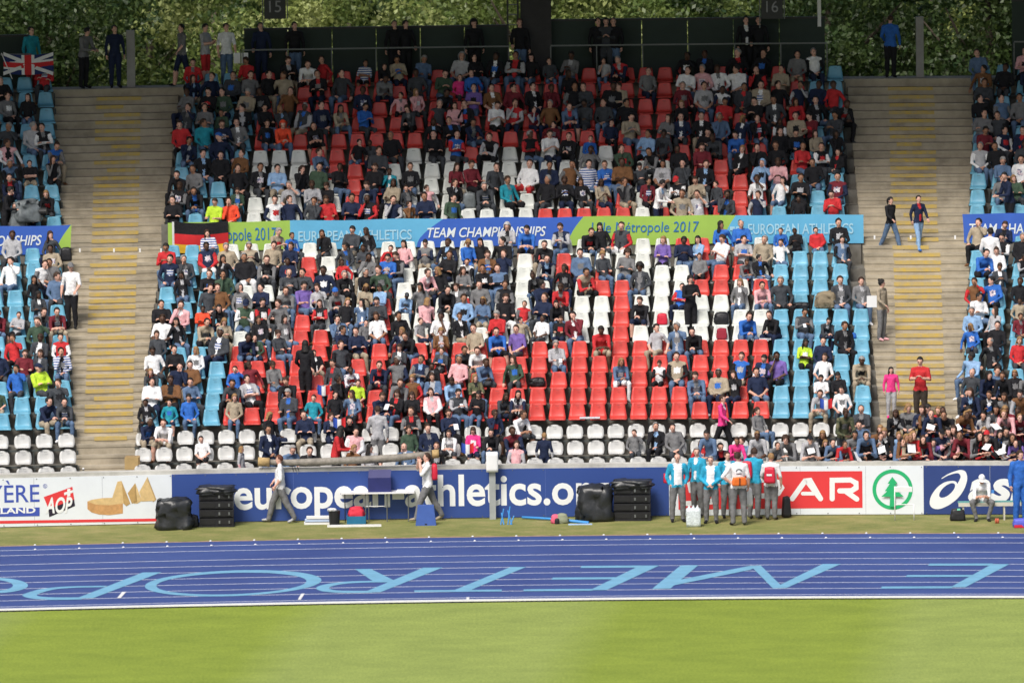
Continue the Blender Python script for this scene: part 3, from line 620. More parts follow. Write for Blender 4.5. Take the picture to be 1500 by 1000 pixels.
# spectators the eye cannot count out one by one: fill the dense parts of the crowd
frnd = random.Random(42)
for k, b, x0, dx, runs in ROWS:
    n = sum(r_[0] for r_ in runs)
    for i in range(n):
        if (k, b, i) in occ: continue
        if b == 'c':
            if k >= 20: p = .36
            elif k >= 15: p = .26 if i not in (6, 7, 8, 9, 17, 18, 19, 24) else .08
            elif k >= 7: p = (.62 if i < 19 and i not in (7, 8) else .10) if i > 0 else .4
            elif k >= 3: p = .42 if i < 18 else .05
            elif k == 2: p = .25 if i < 18 else 0
            else: p = .18 if 6 < i < 20 else 0
            if k >= 7 and k < 15 and 18 <= i <= 21: p = .18
            if k in (4, 5, 6) and i < 9: p = .25
            if k == 3: p *= .6
            if k in (14, 15): p = .04
        elif b == 'l': p = .28 if k > 3 else 0
        else: p = .5 if k > 1 else 0
        if frnd.random() < p:
            c = frnd.choice('k k k k k k k d d d d n n n n g g h m l w t j e b p r j h'.split())
            occ[(k, b, i)] = c+frnd.choice(['', '', 'L', 'L', 'E', 'N', 'K', 'G', 'F', 'P', 'A', 'E'])
vis = []; rest = []
for k, b, x0, dx, runs in ROWS:
    cols = ''.join(c*n for n, c in runs)
    if (b != 'c') and (x0 > 12 or x0 < -12): pass
    for i, c in enumerate(cols):
        x = x0+dx*i; SEATX[(k, b, i)] = x
        empty = (k, b, i) not in occ
        vis.append((0 if empty else 1, k, b, i, x, c))
    a, b2 = x0-.25, x0+dx*(len(cols)-1)+.25
    MB().sweep(a, b2, boxprof(YS[k]-.03, YS[k]+.03, ZS[k]+.34, ZS[k]+.39), seg=3 if b != 'c' else 14).build('seat_beam', M_rail, stand)
    mb = MB()
    for i in range(0, len(cols), 2):
        x = x0+dx*(i+.5); mb.box(-.02, .02, YS[k]-.02, YS[k]+.02, ZS[k], ZS[k]+.34, M=Matrix.Translation((x, bend(x), 0)))
    o = mb.build('beam_post', M_rail, stand); o['kind'] = 'stuff'
vis.sort(key=lambda v: (v[0], v[1], v[3]))
for n, (oc, k, b, i, x, c) in enumerate(vis):
    rnd = random.Random(k*100+i)
    loc = Wp(x+rnd.uniform(-.006, .006), YS[k], ZS[k]); rz = rotx(x)+rnd.uniform(-.04, .04)
    me = seatB if k < 3 else seatA; ms = [M_seat['W' if k < 3 else c], M_rail]
    if n < 298 and oc == 0:
        o = link('stadium_seat', me, None, loc, rz); own_mats(o, ms)
        tag(o, 'empty %s seat, %s' % (SC[c], where(k, b, i)), 'seat', 'empty stadium seats in the stand')
    else: rest.append((me, Matrix.Translation(loc) @ Matrix.Rotation(rz, 4, 'Z'), ms))
o = jmesh('stadium_seats', rest); o['kind'] = 'stuff'; o['label'] = 'remaining red, white and light blue seats of the upper rows and under the spectators'

# ---------------------------------------------------------------- people
def ico(sub=1):
    bm = bmesh.new(); bmesh.ops.create_icosphere(bm, subdivisions=sub, radius=1); v = [x.co.copy() for x in bm.verts]; bm.free(); return v
ICO = ico(2)
def hull(mb, parts, m=0):       # parts: (center, radii or r)
    bm = bmesh.new()
    for c, r in parts:
        r = Vector((r, r, r)) if isinstance(r, (int, float)) else Vector(r)
        for v in ICO: bm.verts.new(Vector(c)+Vector((v.x*r.x, v.y*r.y, v.z*r.z)))
    res = bmesh.ops.convex_hull(bm, input=bm.verts)
    bmesh.ops.delete(bm, geom=[g for g in res['geom_interior'] if isinstance(g, bmesh.types.BMVert)], context='VERTS')
    bm.verts.index_update()
    mb.add([v.co.copy() for v in bm.verts], [tuple(v.index for v in f.verts) for f in bm.faces], m); bm.free()
def V(*a): return Vector(a)
def hand(mb, wr, d, n, curl=.5, grip=False, s=1.0, side=1):
    d = d.normalized(); n = (n-d*n.dot(d)).normalized(); wv = d.cross(n)
    c = wr+d*.045*s
    # palm: tapered box-like loft
    rings = []
    for t, hw, th in ((0, .024, .019), (.035, .036, .016), (.078, .038, .013)):
        cc = wr+d*t*s
        rings.append([cc+wv*hw*s*cos(a)+n*th*s*sin(a) for a in [2*pi*j/8 for j in range(8)]])
    vs = [p for r in rings for p in r]
    mb.add(vs, [(i*8+j, i*8+(j+1) % 8, (i+1)*8+(j+1) % 8, (i+1)*8+j) for i in range(2) for j in range(8)]+[tuple(range(8))[::-1], tuple(16+j for j in range(8))], 0)
    for q, (off, ln) in enumerate(((-.028, .062), (-.010, .078), (.009, .072), (.027, .056))):
        b = wr+d*.072*s+wv*off*s
        a1 = curl*.5; a2 = curl*1.3; a3 = curl*2.0
        dirs = [(d*cos(a)+n*sin(a)) for a in (a1, a2, a3)]
        pts = [b-d*.01, b+dirs[0]*ln*.45*s]; pts.append(pts[-1]+dirs[1]*ln*.35*s); pts.append(pts[-1]+dirs[2]*ln*.3*s)
        mb.tube(pts, [.0092*s, .0088*s, .008*s, .006*s], 5, 0)
    tb = wr+d*.02*s+wv*side*-.026*s; td = (d*.7-wv*side*.6+n*.35).normalized()
    mb.tube([tb, tb+td*.035*s, tb+(td*.6+d*.4).normalized()*.062*s+n*.01*s], [.012*s, .0105*s, .008*s], 5, 0)
POSE = {}
def make_body(name, J, wide=1.0, girth=1.0, coat=0.0, lg=1.0, inner=.03):
    mb = MB(); g = girth
    P, W_, Ch, N, H = [V(*J[q]) for q in ('pel', 'wai', 'che', 'nec', 'hea')]
    SL, SR, EL, ER, WL, WR = [V(*J[q]) for q in ('sl', 'sr', 'el', 'er', 'wl', 'wr')]
    HL, HR, KL, KR, AL, AR, TL, TR = [V(*J[q]) for q in ('hl', 'hr', 'kl', 'kr', 'al', 'ar', 'tl', 'tr')]
    hyaw, hpit = J.get('hrot', (0, 0))
    hull(mb, [(P, (.155*g, .115*g, .09)), (W_, (.140*g, .105*g, .07))])
    hull(mb, [(W_, (.140*g, .105*g, .07)), (Ch, (.150*g, .105*g, .10))])
    hull(mb, [(Ch, (.150*g, .105*g, .10)), (SL.lerp(SR, .08), .055), (SR.lerp(SL, .08), .055)])
    hull(mb, [(SL, .052), (SR, .052), (N-V(0, 0, .01), .055)])
    hull(mb, [(N-V(0, 0, .03), .05), (H-V(0, -.012, .06), .05)])
    bones = [(P, W_, .125*g, 1), (W_, Ch, .12*g, 1), (SL, SR, .055, 1), (Ch, N-V(0,0,.03), .09, 1), (N, H, .045, 0)]
    Mh = Matrix.Translation(H) @ Matrix.Rotation(hyaw, 4, 'Z') @ Matrix.Rotation(hpit, 4, 'X')
    hm = MB(); hull(hm, [(V(0, .012, .022), (.073, .088, .090)), (V(0, -.018, -.055), (.050, .058, .052))])
    hull(hm, [(V(0, -.088, -.005), (.010, .010, .012)), (V(0, -.080, .022), (.006, .008, .01)), (V(0, -.070, -.02), (.016, .012, .006))])
    for sx in (-1, 1): hull(hm, [(V(sx*.074, .012, .0), (.010, .018, .028))])
    mb.add([Mh @ Vector(v) for v in hm.v], hm.f)
    bones += [(Mh @ V(0, .02, .03), Mh @ V(0, -.02, -.05), .085, 0)]
    for s, S, E, Wr in ((1, SL, EL, WL), (-1, SR, ER, WR)):
        hull(mb, [(S, .058+coat), (E, .044+coat)]); hull(mb, [(E, .043+coat), (Wr, .029+coat*.6)])
        bones += [(S, E, .05, 8), (E, Wr.lerp(E, .08), .038, 3)]
    for Hp, K, A, T in ((HL, KL, AL, TL), (HR, KR, AR, TR)):
        hull(mb, [(Hp, .098*g), (K, .068*lg)]); hull(mb, [(K, .067*lg), (K.lerp(A, .35)+V(0, .012, 0), .062*lg), (A, .050*lg)])
        heel = A+(A-T).normalized()*.03; heel.z = min(A.z, heel.z)-.0
        bones += [(Hp.lerp(K, .12), K, .078*g, 4), (K, A, .055, 5)]
        fd = (T-A); fd = fd.normalized()
        hull(mb, [(A-V(0, 0, .015)-fd*.02, (.036, .04, .045)), (T, (.042, .042, .028)), (A.lerp(T, .6)-V(0, 0, .01), (.044, .044, .035))])
        bones += [(A-V(0, 0, .04), T, .04, 6)]
    me = bpy.data.meshes.new(name); me.from_pydata([tuple(v) for v in mb.v], [], mb.f)
    o = bpy.data.objects.new(name, me); C.objects.link(o)
    rm = o.modifiers.new('r', 'REMESH'); rm.mode = 'VOXEL'; rm.voxel_size = .0165; rm.use_smooth_shade = True
    s_ = o.modifiers.new('s', 'SMOOTH'); s_.factor = .5; s_.iterations = 2
    tx = bpy.data.textures.get('folds') or bpy.data.textures.new('folds', 'CLOUDS'); tx.noise_scale = .11
    dp = o.modifiers.new('d', 'DISPLACE'); dp.texture = tx; dp.strength = .026; dp.mid_level = .5; dp.texture_coords = 'LOCAL'
    dc = o.modifiers.new('c', 'DECIMATE'); dc.ratio = .20
    dg = bpy.context.evaluated_depsgraph_get(); ev = o.evaluated_get(dg); m2 = bpy.data.meshes.new_from_object(ev)
    bpy.data.objects.remove(o)
    out = MB(); out.v = [tuple(v.co) for v in m2.vertices]; out.f = [tuple(p.vertices) for p in m2.polygons]
    bp = [(a, b, r, s) for a, b, r, s in bones]
    Mi = Mh.inverted()
    cen = [p.center.copy() for p in m2.polygons]; nor = [p.normal.copy() for p in m2.polygons]
    fwd = J.get('front', V(0, -1, 0)); up = (N-P).normalized(); rgt = (SL-SR).normalized()
    for c, nn in zip(cen, nor):
        best = 9; sl = 1
        for a, b, r, s in bp:
            ab = b-a; t = max(0, min(1, (c-a).dot(ab)/max(1e-9, ab.length_squared))); dd = (c-(a+ab*t)).length-r
            if dd < best: best = dd; sl = s
        if sl == 1 and abs((c-P).dot(rgt)) < (inner if inner > .05 else inner+.05*max(0, (c-P).dot(up)/(N-P).length-.45)) and nn.dot(fwd) > .2 and (c-P).dot(up) > .0: sl = 2
        if sl == 0 and (c-N).dot(up) < .0: sl = 1
        ht_ = (c-P).dot(up)/(N-P).length
        if sl in (1, 2) and inner < .05 and nn.dot(fwd) > .35 and abs((c-P).dot(rgt)) < .075 and .42 < ht_ < .72: sl = 9
        if P.z > .8 and sl in (1, 2, 4):
            h_ = (c-P).dot(up)
            if sl == 4 and h_ > -.06: sl = 1
            elif sl != 4 and h_ < -.06: sl = 4
        out.m.append(sl)
    # eyes, brows, mouth
    f = MB()
    for sx in (-1, 1):
        hull(f, [(V(sx*.030, -.076, .012), (.011, .006, .0055))]); hull(f, [(V(sx*.019, -.082, .030), .0035), (V(sx*.044, -.074, .031), .0035)])
    hull(f, [(V(-.018, -.073, -.047), .0045), (V(.018, -.073, -.047), .0045), (V(0, -.078, -.047), .0045)])
    out.add([Mh @ Vector(v) for v in f.v], f.f, 7)
    for side, E, Wr in ((1, EL, WL), (-1, ER, WR)):
        d = (Wr-E).normalized(); key = 'hl_d' if side == 1 else 'hr_d'
        hd = V(*J[key]).normalized() if key in J else d
        nn = V(*J.get('hn', (0, .3, -1)))
        if abs(nn.normalized().dot(hd)) > .9: nn = V(-side, 0, 0)
        if 'hn' not in J and abs(hd.z) > .75: nn = V(-side, .2, 0)
        hand(out, Wr, hd, nn, J.get('curl', .6), side=side)
    me = bpy.data.meshes.new(name); me.from_pydata(out.v, [], out.f)
    for i in range(10): me.materials.append(M_white)
    me.polygons.foreach_set('material_index', out.m); me.polygons.foreach_set('use_smooth', [True]*len(out.f)); me.update()
    bpy.data.meshes.remove(m2)
    POSE[name] = dict(me=me, Mh=Mh, wl=WL, wr=WR, J=J)
def mirror(J):
    out = {}
    sw = dict(sl='sr', sr='sl', el='er', er='el', wl='wr', wr='wl', hl='hr', hr='hl', kl='kr', kr='kl', al='ar', ar='al', tl='tr', tr='tl', hl_d='hr_d', hr_d='hl_d')
    for k, v in J.items():
        if k == 'hrot': out[k] = (-v[0], v[1])
        elif isinstance(v, tuple) and len(v) == 3: out[sw.get(k, k)] = (-v[0], v[1], v[2])
        else: out[k] = v
    return out
def seated(lean=0.0, knees=.12, kf=0.0, yaw=0, pit=.1, arms='lap', ank=(0, 0), tw=0.0):
    # lean: 0 upright, 1 far forward
    sh = V(0, -.07-.26*lean, .965-.07*lean); ne = sh+V(0, -.01-.03*lean, .055); he = ne+V(0, -.03-.05*lean, .125-.02*lean)
    J = dict(pel=(0, -.14, .535), wai=(0, -.115-.07*lean, .70), che=(0, -.09-.20*lean, .865-.04*lean), nec=tuple(ne), hea=tuple(he), hrot=(yaw, pit))
    for q, s in (('l', 1), ('r', -1)):
        J['s'+q] = (s*.172, sh.y-s*tw*.06, sh.z); J['h'+q] = (s*.088, -.17, .505)
        J['k'+q] = (s*knees, -.52+kf, .505); J['a'+q] = (s*(knees*.95)+ank[0]*s, -.47+ank[1], .09); J['t'+q] = (s*(knees+.02)+ank[0]*s, -.59+ank[1], .035)
    y = sh.y
    A = dict(lap=((.235, y-.06, .70), (.075, -.37, .605), (-.7, -.5, -.1)),
             thigh=((.27, y-.02, .70), (.15, -.38, .60), (-.1, -1, -.15)),
             cross=((.225, y-.13, .72), (-.05, y-.22, .765), (-1, .0, .15)),
             phone=((.215, y-.13, .70), (.075, -.38, .79), (-.35, -.6, .5)),
             face=((.15, y-.27, .70), (.035, y-.15, 1.00), (-.1, .2, 1)),
             knees=((.185, -.47, .60), (.04, -.57, .665), (-.8, -.5, -.1)),
             up=((.23, y-.20, .86), (.075, y-.22, 1.06), (-.2, .2, 1)),
             read=((.20, y-.12, .70), (.13, -.42, .72), (-.2, -.9, .2)),
             side=((.30, y+.02, .74), (.33, -.25, .56), (0, -.7, -.5)))
    al, ar = arms if isinstance(arms, tuple) else (arms, arms)
    for q, s, a in (('l', 1, al), ('r', -1, ar)):
        e, w_, h_ = A[a]; J['e'+q] = (s*e[0], e[1], e[2]); J['w'+q] = (s*w_[0], w_[1]+(.015 if (s < 0 and a == 'cross') else 0), w_[2]-(.03 if (s < 0 and a in ('cross', 'lap')) else 0)); J['h'+q+'_d'] = (s*h_[0], h_[1], h_[2])
    J['curl'] = .75
    return J
def standing(yaw=0, pit=.05, la=None, ra=None, stride=0.0, spread=.10, lean=0.0, hl=None, hr=None, curl=.6):
    J = dict(pel=(0, 0, .95), wai=(0, -.005-.1*lean, 1.12), che=(0, 0-.28*lean, 1.30-.06*lean), nec=(0, .005-.42*lean, 1.475-.13*lean), hea=(0, -.02-.56*lean, 1.615-.18*lean), hrot=(yaw, pit))
    for q, s in (('l', 1), ('r', -1)):
        J['s'+q] = (s*.178, .005-.40*lean, 1.415-.12*lean); J['h'+q] = (s*.088, 0, .92)
        st = stride*s
        J['k'+q] = (s*spread, -.02-st*.55, .50+abs(stride)*.0); J['a'+q] = (s*spread*1.05, .03-st, .085+(.05 if st < 0 else 0)*min(1, abs(stride)*3)); J['t'+q] = (s*(spread+.03), -.115-st, .035+(.0 if st < 0 else .03*min(1, abs(stride)*3)))
    J['el'] = (.245, .02, 1.16); J['er'] = (-.245, .02, 1.16); J['wl'] = (.255, -.06, .92); J['wr'] = (-.255, -.06, .92)
    if la: J['el'], J['wl'] = la
    if ra: J['er'], J['wr'] = ra
    if hl: J['hl_d'] = hl
    if hr: J['hr_d'] = hr
    J['curl'] = curl
    return J
R_ = radians
SEATED = dict(
 s_lap=seated(arms='lap', yaw=.25), s_thigh=seated(arms='thigh', knees=.19, yaw=-.3), s_cross=seated(arms='cross', yaw=.45, knees=.15), s_cross2=seated(arms='cross', yaw=-.5, pit=.05),
 s_phone=seated(arms='phone', pit=.5, lean=.15), s_face=seated(arms=('face', 'lap'), yaw=-.15, lean=.35), s_face2=seated(arms=('lap', 'face'), yaw=.6, lean=.2, pit=0),
 s_knees=seated(arms='knees', lean=1.0, knees=.20, pit=.15, yaw=.2), s_knees2=seated(arms='knees', lean=.85, knees=.16, pit=.55, yaw=-.2), s_up=seated(arms='up', pit=0), s_up1=seated(arms=('up', 'thigh'), yaw=-.4),
 s_read=seated(arms='read', pit=.55, lean=.1), s_turn=seated(arms=('side', 'lap'), yaw=1.1, tw=1.2), s_turn2=seated(arms=('lap', 'side'), yaw=-1.0, tw=-1.2), s_lap2=seated(arms='lap', yaw=-.55, pit=.0, knees=.09), s_thigh2=seated(arms=('thigh', 'lap'), yaw=.1, pit=.3, knees=.16, ank=(-.05, .06)))
for nme, J in SEATED.items(): make_body(nme, J)
make_body('s_big', seated(arms='thigh', knees=.2, yaw=.2), girth=1.28)
make_body('s_guard', seated(arms='knees', lean=.9, knees=.26, pit=.7, ank=(-.1, 0)), girth=1.2)
STAND = dict(
 t_pockets=standing(yaw=-.5, la=((.27, .06, 1.15), (.20, -.02, .96)), ra=((-.27, .06, 1.15), (-.20, -.02, .96)), spread=.13, curl=.2),
 t_clasp=standing(yaw=-.1, la=((.26, -.03, 1.15), (.05, -.20, 1.02)), ra=((-.26, -.03, 1.15), (-.05, -.20, 1.00)), hl=(-.8, -.3, -.2), hr=(.8, -.3, -.2), spread=.12),
 t_hips=standing(yaw=-.7, la=((.38, .03, 1.17), (.19, .0, 1.02)), spread=.13, hl=(-.5, -.4, -.6)),
 t_relax=standing(yaw=.3), t_back=standing(yaw=.5, pit=.15, la=((.25, -.04, 1.16), (.20, -.22, 1.02)), spread=.09),
 t_read=standing(yaw=0, pit=.35, la=((.24, -.06, 1.18), (.08, -.27, 1.22)), ra=((-.24, -.06, 1.18), (-.08, -.27, 1.22)), hl=(-.4, -.4, .6), hr=(.4, -.4, .6)),
 t_walk=standing(stride=.34, la=((.24, .10, 1.17), (.24, .02, .95)), ra=((-.24, -.08, 1.17), (-.22, -.28, 1.05))),
 t_walk2=standing(stride=-.22, la=((.24, -.06, 1.17), (.22, -.20, 1.02)), ra=((-.24, .08, 1.17), (-.23, .03, .96))),
 t_carry=standing(stride=.34, pit=-.05, la=((.25, -.17, 1.22), (.12, -.20, 1.50)), ra=((-.23, -.22, 1.30), (-.03, -.22, 1.53)), hl=(0, 0, 1), hr=(0, 0, 1), curl=.9),
 t_carry2=standing(stride=-.33, pit=-.05, la=((.24, .02, 1.15), (.24, -.12, .95)), ra=((-.24, -.03, 1.16), (-.20, -.18, 1.02))),
 t_lean=standing(lean=.55, pit=.25, la=((.24, -.30, 1.02), (.10, -.50, .96)), ra=((-.24, -.30, 1.02), (-.06, -.50, .96)), hl=(-.5, -.8, 0), hr=(.5, -.8, 0), yaw=.3),
 t_lean2=standing(lean=.4, pit=.1, la=((.26, -.26, 1.06), (.20, -.50, .98)), ra=((-.22, -.22, 1.08), (-.10, -.38, 1.18)), hl=(-.2, -.9, -.2), hr=(.1, -.6, .6), yaw=-.5),
 t_lean3=standing(lean=.25, pit=.35, la=((.24, -.16, 1.10), (.12, -.38, 1.08)), ra=((-.24, -.16, 1.10), (-.10, -.38, 1.08)), yaw=.9),
 t_low=standing(lean=.95, pit=.0, la=((.25, -.48, .93), (.12, -.62, 1.02)), ra=((-.25, -.48, .93), (-.08, -.60, 1.00)), hl=(-.5, -.6, .3), hr=(.5, -.6, .3), yaw=.35),
 t_bag=standing(yaw=.6, pit=.1, la=((.25, .02, 1.16), (.29, -.02, .90)), ra=((-.24, -.05, 1.16), (-.16, -.22, 1.03))))
for nme, J in STAND.items(): make_body(nme, J, girth=1.04, coat=.006, lg=1.12)
make_body('o_pockets', STAND['t_pockets'], girth=1.16, coat=.016, lg=1.22, inner=.10)
make_body('o_clasp', STAND['t_clasp'], girth=1.14, coat=.016, lg=1.22, inner=.10)
make_body('o_walk', STAND['t_carry2'], girth=1.2, coat=.010, lg=1.25)
make_body('o_carry', STAND['t_carry'], girth=1.2, coat=.010, lg=1.25)
make_body('o_relax', STAND['t_relax'], girth=1.12, coat=.016, lg=1.2, inner=.08)
make_body('o_hips', STAND['t_hips'], girth=1.12, coat=.006, lg=1.22)
make_body('o_bag', STAND['t_bag'], girth=1.14, coat=.016, lg=1.2)
make_body('o_back', STAND['t_back'], girth=1.1, coat=.006, lg=1.2)
make_body('s_coat', SEATED['s_lap'], girth=1.12, coat=.012, lg=1.08)
make_body('s_coat2', SEATED['s_cross'], girth=1.15, coat=.014, lg=1.08, inner=.05)

# hair and headwear in head coordinates
def cap_shape(name, thr, rx=.083, ry=.100, rz=.106, cy=.014, cz=.028, bump=.006, extra=None, sub=3, freq=30, seed=0):
    bm = bmesh.new(); bmesh.ops.create_icosphere(bm, subdivisions=sub, radius=1)
    for v in bm.verts:
        d = v.co.copy(); k = 1+bump*8*noise.noise(d*freq/10+Vector((seed, 0, 0)))
        v.co = Vector((d.x*rx*k, d.y*ry*k+cy, d.z*rz*k+cz))
    kill = [v for v in bm.verts if thr(v.co)]
    bmesh.ops.delete(bm, geom=kill, context='VERTS')
    mb = MB(); bm.verts.index_update(); mb.add([v.co.copy() for v in bm.verts], [tuple(v.index for v in f.verts) for f in bm.faces]); bm.free()
    if extra: extra(mb)
    me = bpy.data.meshes.new(name); me.from_pydata(mb.v, [], mb.f); me.materials.append(M_white)
    if any(mb.m): me.materials.append(M_white)
    me.polygons.foreach_set('material_index', mb.m); me.polygons.foreach_set('use_smooth', [True]*len(mb.f)); me.update(); return me
face_cut = lambda c: (c.y < -.035 and c.z < .070) or c.z < -.055 or (c.y < .0 and c.z < -.01)
HAIR = {}
HAIR['short'] = cap_shape('h_short', lambda c: (c.y < -.035 and c.z < .085) or c.z < -.035 or (c.y < .015 and c.z < .005), bump=.010)
HAIR['thin'] = cap_shape('h_thin', lambda c: (c.z > .095 and c.y < .05) or (c.y < -.0 and c.z < .02) or c.z < -.04 or (c.y < -.03), rx=.080, ry=.096, bump=.008)
def curtain(mb, ln=.20, w=.085, d=.0):
    n = 12; vs = []; rng = random.Random(3)
    for j in range(5):
        t = j/4
        for i in range(n+1):
            a = -pi*.62+2*pi*.62*i/n
            rr = 1+.10*t+.05*sin(i*2.1+j)
            vs.append(Vector((sin(a)*(w+.012*t)*rr, cos(a)*(.075+.02*t)*rr+.018, .035-t*ln)))
    f = [(j*(n+1)+i, j*(n+1)+i+1, (j+1)*(n+1)+i+1, (j+1)*(n+1)+i) for j in range(4) for i in range(n)]
    mb.add(vs, f)
HAIR['long'] = cap_shape('h_long', lambda c: (c.y < -.04 and c.z < .065) or c.z < -.02 or (c.y < -.01 and c.z < .0), rx=.087, extra=lambda mb: curtain(mb, .22), bump=.008)
HAIR['bob'] = cap_shape('h_bob', lambda c: (c.y < -.04 and c.z < .06) or c.z < -.02 or (c.y < -.01 and c.z < .0), rx=.088, extra=lambda mb: curtain(mb, .13, .09), bump=.008)
def bun(mb):
    for v, s in ((Vector((0, .09, .09)), .042),): hull(mb, [(v, s)])
HAIR['bun'] = cap_shape('h_bun', lambda c: (c.y < -.045 and c.z < .072) or c.z < -.05 or (c.y < .01 and c.z < .0), extra=bun)
def pony(mb): mb.tube([(0, .10, .06), (0, .14, .03), (0, .145, -.05), (0, .13, -.15)], [.028, .032, .028, .008], 7)
HAIR['pony'] = cap_shape('h_pony', lambda c: (c.y < -.045 and c.z < .07) or c.z < -.05 or (c.y < .01 and c.z < .0), extra=pony)
HAIR['curly'] = cap_shape('h_curly', lambda c: (c.y < -.05 and c.z < .06) or c.z < -.07 or (c.y < -.02 and c.z < .01), rx=.115, ry=.125, rz=.135, bump=.022, freq=60)
def visor(mb):
    n = 10; vs = []
    for r, z in ((.085, .062), (.155, .045)):
        for i in range(n+1):
            a = -pi*.36+2*pi*.36*i/n; vs.append(Vector((sin(a)*.086*(1 if r < .1 else 1.0), -cos(a)*r+.01, z-abs(sin(a))*.008)))
    mb.add(vs, [(i, i+1, n+2+i, n+1+i) for i in range(n)])
HAIR['cap'] = cap_shape('h_cap', lambda c: c.z < .052, rx=.087, ry=.104, rz=.112, bump=.002, extra=visor)
HAIR['hood'] = cap_shape('h_hood', lambda c: (c.y < -.045 and abs(c.x) < .07 and c.z < .085), rx=.105, ry=.12, rz=.14, cz=.0, cy=.02, bump=.008, freq=14)
HAIR['beanie'] = cap_shape('h_beanie', lambda c: c.z < .045, rx=.088, ry=.104, rz=.13, bump=.003)
TROU = {'1': 'j', '2': 'k', '3': 'd', '4': 't', '5': 'w', '6': 'skin', '7': 'r', '8': 'n'}
HNAME = dict(short='short dark hair', long='long dark hair', bob='long fair hair', bun='dark bun', curly='curly dark hair', cap='cap', hood='raised hood', thin='balding head', grey='grey hair', fair='short fair hair', pony='ponytail')
def look(code, rnd):
    top = code[0]; mod = code[1:]
    hair = 'short'; hc = rnd.choice(['black', 'black', 'brown', 'brown']); desc = 'short dark hair'
    if 'L' in mod: hair = rnd.choice(['long', 'long', 'pony']); desc = 'long dark hair' if hair == 'long' else 'dark ponytail'
    elif 'F' in mod: hair = 'bob'; hc = 'fair'; desc = 'long fair hair'
    elif 'Z' in mod: hc = rnd.choice(['fair', 'brown']); desc = 'short fair hair' if hc == 'fair' else 'short brown hair'
    elif 'U' in mod: hair = 'bun'; desc = 'dark bun'
    elif 'Q' in mod: hair = 'curly'; desc = 'curly dark hair'
    elif 'C' in mod: hair = 'cap'; hc = None; desc = 'cap'
    elif 'H' in mod: hair = 'hood'; hc = None; desc = 'hood up'
    elif 'B' in mod: hair = 'thin'; hc = 'grey'; desc = 'balding head'
    elif 'G' in mod: hc = 'grey'; desc = 'short grey hair'
    return top, hair, hc, desc
def person_mats(code, rnd, kid):
    top, hair, hc, desc = look(code, rnd)
    dark = rnd.random() < .14
    skin = SKIN[3] if dark else rnd.choice([SKIN[0], SKIN[0], SKIN[0], SKIN[1], SKIN[2]])
    low = None
    for ch in code:
        if ch in TROU: low = TROU[ch]
    if low is None: low = rnd.choice(['j', 'j', 'k', 'd', 'k', 'j', 'n', 't', 'd']) if not kid else rnd.choice(['j', 'd', 'skin', 'k', 'n'])
    T = cloth(top)
    shorts = low == 'skin'
    thigh = cloth(rnd.choice(['d', 'j', 'n', 't', 'k'])) if shorts else cloth(low)
    calf = skin if shorts else thigh
    short_sleeve = (shorts and rnd.random() < .7) or (top in 'wlyv' and rnd.random() < .5)
    inner = T if rnd.random() < .8 else cloth(rnd.choice(['w', 'k', 'l', top, 'g']))
    if top in 'kndj' and rnd.random() < .25: inner = cloth(rnd.choice(['w', 'l', 'g', 'r', 'b', 's']))
    shoe = cloth(rnd.choice(['k', 'k', 'w', 'd', 'h', 'l']))
    low_nm = 'shorts' if shorts else {'j': 'jeans', 'k': 'black trousers', 'd': 'dark trousers', 't': 'beige trousers', 'w': 'white trousers', 'r': 'red trousers', 'n': 'navy trousers'}[low]
    sleeve = T if rnd.random() < .86 else cloth(rnd.choice(['w', 'k', 'g', 'n', 'r', 'l']))
    pr_ = T if rnd.random() < .72 else cloth(rnd.choice(['w', 'l', 'g', 'k', 'r', 'g', 'i', 'z', 'b']))
    return [skin, T, inner, skin if short_sleeve else sleeve, thigh, calf, shoe, M_face, sleeve, pr_], hair, hc, desc, top, low_nm
def pick_pose(code, rnd):
    if 'A' in code[1:]: return rnd.choice(['s_cross', 's_cross2'])
    if 'P' in code[1:]: return rnd.choice(['s_read', 's_phone'])
    if 'N' in code[1:]: return rnd.choice(['s_face', 's_face2', 's_up1'])
    if 'E' in code[1:]: return rnd.choice(['s_knees', 's_knees2', 's_knees', 's_lap'])
    if 'T' in code[1:]: return rnd.choice(['s_thigh', 's_big'])
    return rnd.choice(['s_coat', 's_coat2', 's_lap', 's_lap2', 's_thigh', 's_thigh2', 's_cross', 's_turn', 's_turn2', 's_phone', 's_face2', 's_up1', 's_knees', 's_read', 's_cross2', 's_lap'])
HCOL = {}
def hair_mats(hair, hc, top, rnd):
    if hair == 'hood': return [cloth(top)]*2
    if hair in ('cap', 'beanie'): return [cloth(rnd.choice(['k', 'n', 'r', 'b', 'w', 'd']))]*2
    return [hairm(hc)]*2
NIND = [0]; CROWD = []; PROPS = []
def put(pose, mats, hair, hm, loc, rz, scale, label, group, cat='person', single=True, tilt=(0, 0)):
    P = POSE[pose]; S = Matrix.Diagonal((*scale, 1)); M = Matrix.Translation(loc) @ Matrix.Rotation(rz, 4, 'Z') @ Matrix.Rotation(tilt[1], 4, 'Y') @ Matrix.Rotation(tilt[0], 4, 'X') @ S
    if not single:
        CROWD.append((P['me'], M, mats))
        if hair: CROWD.append((HAIR[hair], M @ P['Mh'], hm))
        return None
    o = link('person', P['me'], None, loc, rz); o.scale = scale; o.rotation_euler = (tilt[0], tilt[1], rz); own_mats(o, mats); tag(o, label, cat, group); NIND[0] += 1
    if hair:
        h = link({'cap': 'cap', 'hood': 'hood', 'beanie': 'hat'}.get(hair, 'hair'), HAIR[hair], o)
        own_mats(h, hm[:len(HAIR[hair].materials)])
        l, q, s = P['Mh'].decompose(); h.location = l; h.rotation_mode = 'QUATERNION'; h.rotation_quaternion = q
    return o
